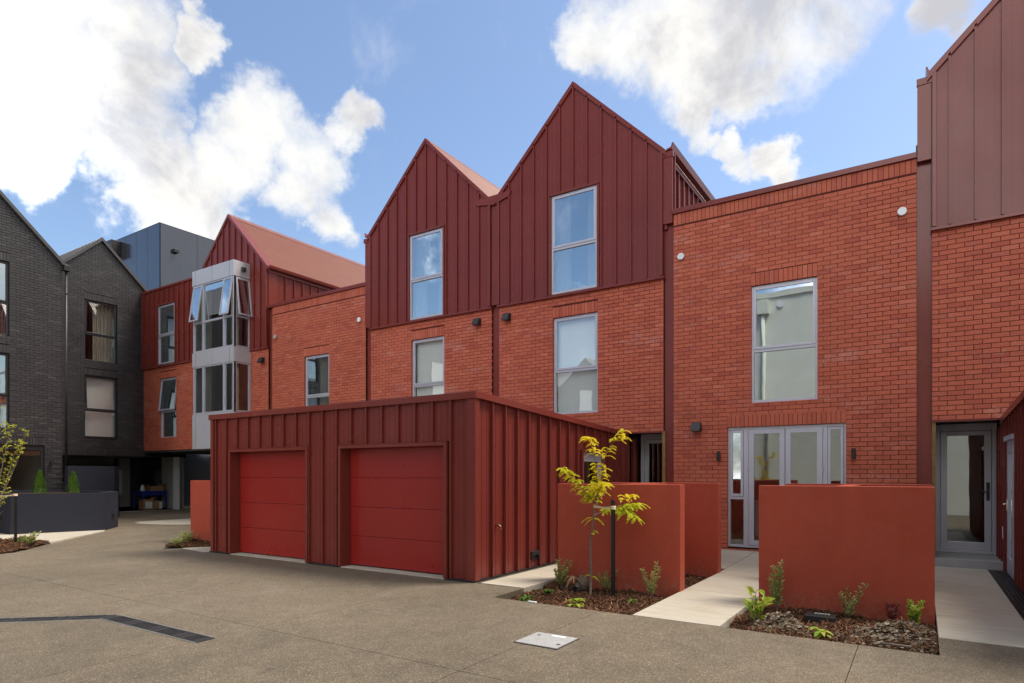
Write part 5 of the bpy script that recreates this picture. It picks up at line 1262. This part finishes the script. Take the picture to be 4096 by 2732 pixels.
br.build('trunk', 'bark', t_, smooth=True, normals=False); fo.build('crown', 'leaf_lime', t_, tone=True, normals=False)
stake(-17.0, 5.70, 1.14, 'black square stake at the left edge'); tie((-17.35, 5.35, 1.02), (-17.0, 5.70, 1.05), .02, .03, 'tan webbing tie at the left edge stake')
# bed oddments
t_ = thing('rock', 'rough brown stone in the staked tree bed by the olive shrub', 'stone', (-4.14, 8.25, zb)); m = MB(); vs = []; fs = []
for i in range(9):
    for j in range(12):
        th_, ph = math.pi * i / 8, 2 * math.pi * j / 12; k = 1 + .18 * math.sin(3 * ph + i) + .12 * rnd.uniform(-1, 1)
        vs.append((-4.14 + .10 * k * math.sin(th_) * math.cos(ph), 8.25 + .09 * k * math.sin(th_) * math.sin(ph), zb + .09 + .115 * k * math.cos(th_)))
for i in range(8):
    for j in range(12): fs.append((i * 12 + j, i * 12 + (j + 1) % 12, (i + 1) * 12 + (j + 1) % 12, (i + 1) * 12 + j))
m.add(vs, fs); m.build('stone', 'stone', t_, smooth=True)
t_ = thing('withered_plant', 'withered straw-coloured plant drooping beside the stone', 'plant', (-4.28, 8.12, zb)); m = MB()
for i in range(15):
    an = rnd.uniform(-2.6, -.4) if i < 10 else rnd.uniform(0, 1.2); b0 = Vector((-4.25, 8.15, zb + .22)); tip = b0 + Vector((math.cos(an) * rnd.uniform(.05, .25), math.sin(an) * .15, -rnd.uniform(.05, .20)))
    leaf(m, b0 + Vector((rnd.uniform(-.03, .03), 0, 0)), tip - b0, (tip - b0).length, .010, Vector((0, 0, 1)), .5)
m.tube([(-4.36, 8.14, zb), (-4.32, 8.14, zb + .14), (-4.25, 8.15, zb + .22)], .006, 6); m.build('dead_leaves', 'dead_leaf', t_, normals=False)
def spot(x, y, z, label, ang=0):
    t = thing('spotlight', label, 'lamp', (x, y, z), 'garden spotlights'); MB().tube([(x, y, z - .08), (x, y, z + .06)], .008, 8).build('spike', 'black_metal', t)
    MB().tube([(x - .05, y + .03, z + .05), (x + .03, y - .02, z + .11)], [.035, .035], 14).build('lamp_head', 'black_metal', t, bevel=.004)
spot(-4.08, 7.93, zb + .02, 'small dark spotlight low in front of the stone'); spot(-16.4, 5.83, -.03, 'small dark spotlight at the left edge bed')
tag(MB().box(-4.40, -4.08, 8.02, 8.14, zb + .02, zb + .045).build('dark_offcut', 'black_metal', bevel=.004), 'flat dark offcut lying beside the stone', 'offcut')
t_ = thing('meter_box', 'black plastic meter box half buried in the right-hand bed', 'box', (-.95, 7.95, zb))
MB().box(-1.12, -.80, 7.86, 8.04, zb - .02, zb + .085).build('body', 'black_metal', t_, bevel=.01)
for i in range(9): MB().box(-1.10 + i * .034, -1.085 + i * .034, 7.88, 8.02, zb + .085, zb + .093).build('lid_rib', 'black_metal', t_)
MB().box(-1.02, -.86, 7.975, 7.985, zb + .085, zb + .095).build('lid_mark', 'paper_label', t_)
tag(MB().box(-4.17, -4.05, 6.765, 6.80, -.118, -.100).build('white_offcut', 'white_plastic', bevel=.003), 'white plastic offcut lying on the driveway edge', 'offcut')
m = MB(); m.tube([(-.32, 6.90, -.10), (-.06, 6.86, -.09)], [.010, .013], 7); tag(m.build('stick', 'bark', smooth=True), 'brown stick lying at the front of the right-hand bed', 'stick')

# ------------------------------------------------------------------ the other sides of the court (seen only mirrored in the windows)
t_ = thing('apartment_block', 'pale rendered block opposite the terrace, mirrored in the large window', 'building', (0, -2, 0))
BB = plane('B', -2.0)
MB().box(-6.6, 5, -14, -2.0, -.2, 9.30).build('wall', 'rendered_wall', t_); MB().box(-6.65, 5.05, -14.05, -1.93, 9.20, 9.45).build('parapet', 'rendered_wall', t_)
MB(BB).box(-5.95, -5.50, 0, .28, 8.45, 9.05).build('rainwater_head', 'rendered_wall', t_, bevel=.02); MB(BB).tube([(-5.72, .12, 8.5), (-5.72, .12, 4.6), (-5.55, .12, 4.2), (-5.55, .12, 0)], .075, 12).build('downpipe', 'rendered_wall', t_, smooth=True)
MB(BB).lathe([(.14, 0), (.14, .06)], (-5.05, 0, 8.85), 20, 'd').build('round_lamp', 'white_plastic', t_)
def far_house(x, y, face, label):
    t = thing('townhouse', label, 'house', (x, y, 0), 'dark gabled houses outside the picture'); pl = plane(face, x if face == 'E' else y); c_ = y if face == 'E' else x
    m = MB(pl); m.prism([(c_ - 2.2, -.1), (c_ + 2.2, -.1), (c_ + 2.2, 8.62), (c_, 10.8), (c_ - 2.2, 8.62)], -8, 0); m.build('wall', 'dark_brick', t)
    for sg in (-1, 1): MB(pl).prism([(c_, 10.9), (c_, 10.82), (c_ + sg * 2.3, 8.55), (c_ + sg * 2.3, 8.63)], -8, .06).build('roof', 'dark_roof', t)
    for z0_, z1_ in ((5.9, 8.27), (2.95, 5.35)):
        w_ = MB(pl).ring(c_ - .6, c_ + .6, z0_, z1_, .06, .0, .03).build('window', 'black_frame', t); MB(pl).box(c_ - .54, c_ + .54, .004, .012, z0_ + .06, z1_ - .06).build('pane', 'blind_white', w_)
for i, yy in enumerate((2.55, -2.1, -6.8)): far_house(-24.25, yy, 'E', ['first', 'second', 'third'][i] + ' dark brick house beyond the left edge, counted from the picture')
for i, xx in enumerate((-27, -22.3, -17.6)): far_house(xx, -18, 'B', ['left', 'middle', 'right'][i] + ' house of the dark row behind the camera')
